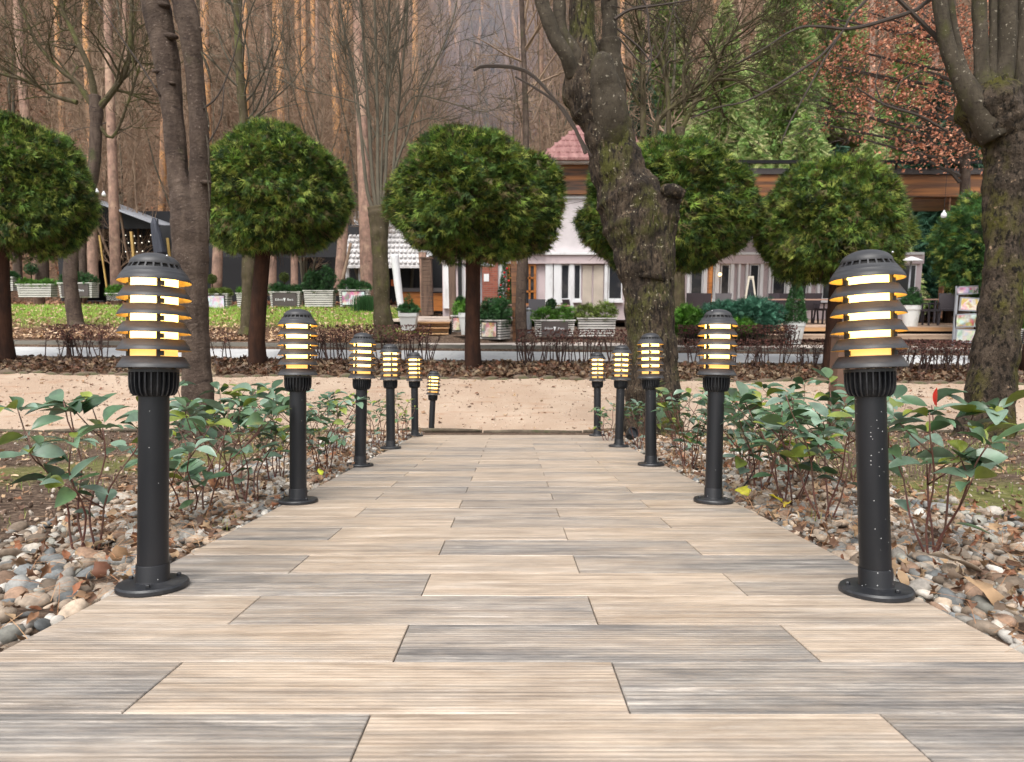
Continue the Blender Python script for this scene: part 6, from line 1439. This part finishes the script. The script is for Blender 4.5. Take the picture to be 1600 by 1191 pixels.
# A-board and menu stand
ab = empty('easel_board', W(1172,496,19.2), 'cream folding easel board behind the junipers', 'easel'); cream = mat('cream_wood', (.62,.56,.46), .6)
for (a_, t_) in ((-.22,-.06),(.22,.04),(.10,.0)):
    mb = MB(); mb.bar((a_,(.25 if a_==.1 else 0),0),(t_,.05,1.12), .045); mb.build('leg', cream, ab)
mb = MB(); mb.box((-.01,.05,1.12),(.16,.05,.06)); mb.build('top_bar', cream, ab)
mb = MB(); mb.add([(-.17,.0,.25),(.15,.0,.25),(.03,.035,1.05),(-.07,.035,1.05),(-.17,.02,.25),(.15,.02,.25),(.03,.055,1.05),(-.07,.055,1.05)], [[0,1,2,3],[7,6,5,4],[0,4,5,1],[1,5,6,2],[2,6,7,3],[3,7,4,0]]); mb.build('panel', glassd, ab)
ms_ = empty('menu_stand', W(1508,540,17.6), 'grey framed menu stand with four food pictures left of the mossy right-hand tree', 'menu stand')
k = 17.6/F; mb = MB(); mb.box((-19*k,0,46*k),(3*k,.05,92*k)); mb.build('upright', greyedge, ms_); mb = MB(); mb.box((19*k,0,46*k),(3*k,.05,92*k)); mb.build('upright', greyedge, ms_)
fm = [photo_mat(4,[(.7,.66,.68),(.62,.30,.45),(.2,.12,.2)]), photo_mat(0,[(.75,.68,.50),(.70,.45,.12),(.78,.72,.62),(.45,.08,.05)]), photo_mat(1,[(.72,.70,.60),(.66,.64,.58),(.35,.30,.18),(.35,.05,.08)]), photo_mat(2,[(.55,.55,.60),(.68,.66,.55),(.40,.42,.35)])]
for i, zc in enumerate((86,64,39,15)):
    hh = 13 if i==0 else 21; mb = MB(); mb.box((0,-.01,zc*k),(35*k,.03,hh*k)); fr_ = mb.build('frame', greyedge, ms_); fr_.rotation_euler=(0,(.05 if i%2 else -.05),0)
    mb = MB(); mb.box((0,-.028,zc*k),(31*k,.006,(hh-4)*k)); mb.build('printed_picture', fm[i], fr_)
# hanging bulbs
def hang(px, row, D, lab, up=70, sc=1):
    p = W(px,row,D); root = empty('hanging_bulb', p, lab, 'lamp', 'white bulbs hanging on wires'); mb = MB(); mb.lathe([(0,.09),(.02,.085),(.025,.05),(.055,.02),(.065,-.03),(.05,-.075),(0,-.085)], 16, c=(0,0,0)); o = mb.build('bulb', white, root, smooth=True); o.scale=(sc,)*3
    mb = MB(); mb.tube([(0,0,.08*sc),(0,0,up/F*D)], .005, 4); mb.build('wire', darkin, root)
hang(1475,335,16,'white bulb hanging above the tables at the right', 80); hang(151,299,24,'left one of two white bulbs beside the left clipped evergreen', 110, 1.1); hang(162,303,24,'right one of two white bulbs beside the left clipped evergreen', 110, 1.1); hang(155,196,24,'highest small white bulb, among the branches at upper left', 60, .8)
# grey translucent sheet left of the leaning tree

# ================================================================== SMOKE drifting through the trees (blue veil above the middle evergreen)
def smoke(px, row, D, R, dens, seed):
    c = W(px, row, D); mb = MB(); mb.add(IV*np.array(R), IF)
    hz = newmat('thin_smoke')[0]; t = hz.node_tree; t.nodes.remove(t.nodes['Principled BSDF']); N = t.nodes.new; Lk = t.links.new
    pv = N('ShaderNodeVolumePrincipled'); pv.inputs['Color'].default_value = (.80,.82,.96,1); pv.inputs['Anisotropy'].default_value = .2
    tc = N('ShaderNodeTexCoord'); dv = N('ShaderNodeVectorMath'); dv.operation='DIVIDE'; dv.inputs[1].default_value = R; Lk(tc.outputs['Object'], dv.inputs[0])
    ln = N('ShaderNodeVectorMath'); ln.operation='LENGTH'; Lk(dv.outputs[0], ln.inputs[0])
    mr = N('ShaderNodeMapRange'); mr.inputs[1].default_value=.15; mr.inputs[2].default_value=.95; mr.inputs[3].default_value=dens; mr.inputs[4].default_value=0; mr.interpolation_type='SMOOTHSTEP'; Lk(ln.outputs['Value'], mr.inputs[0]); Lk(mr.outputs[0], pv.inputs['Density'])
    Lk(pv.outputs[0], t.nodes['Material Output'].inputs['Volume'])
    o = mb.build('smoke', hz, loc=c); tag(o, kind='stuff'); return o
smoke(765, 90, 44, (8.0, 8.0, 12.0), .05, 1)
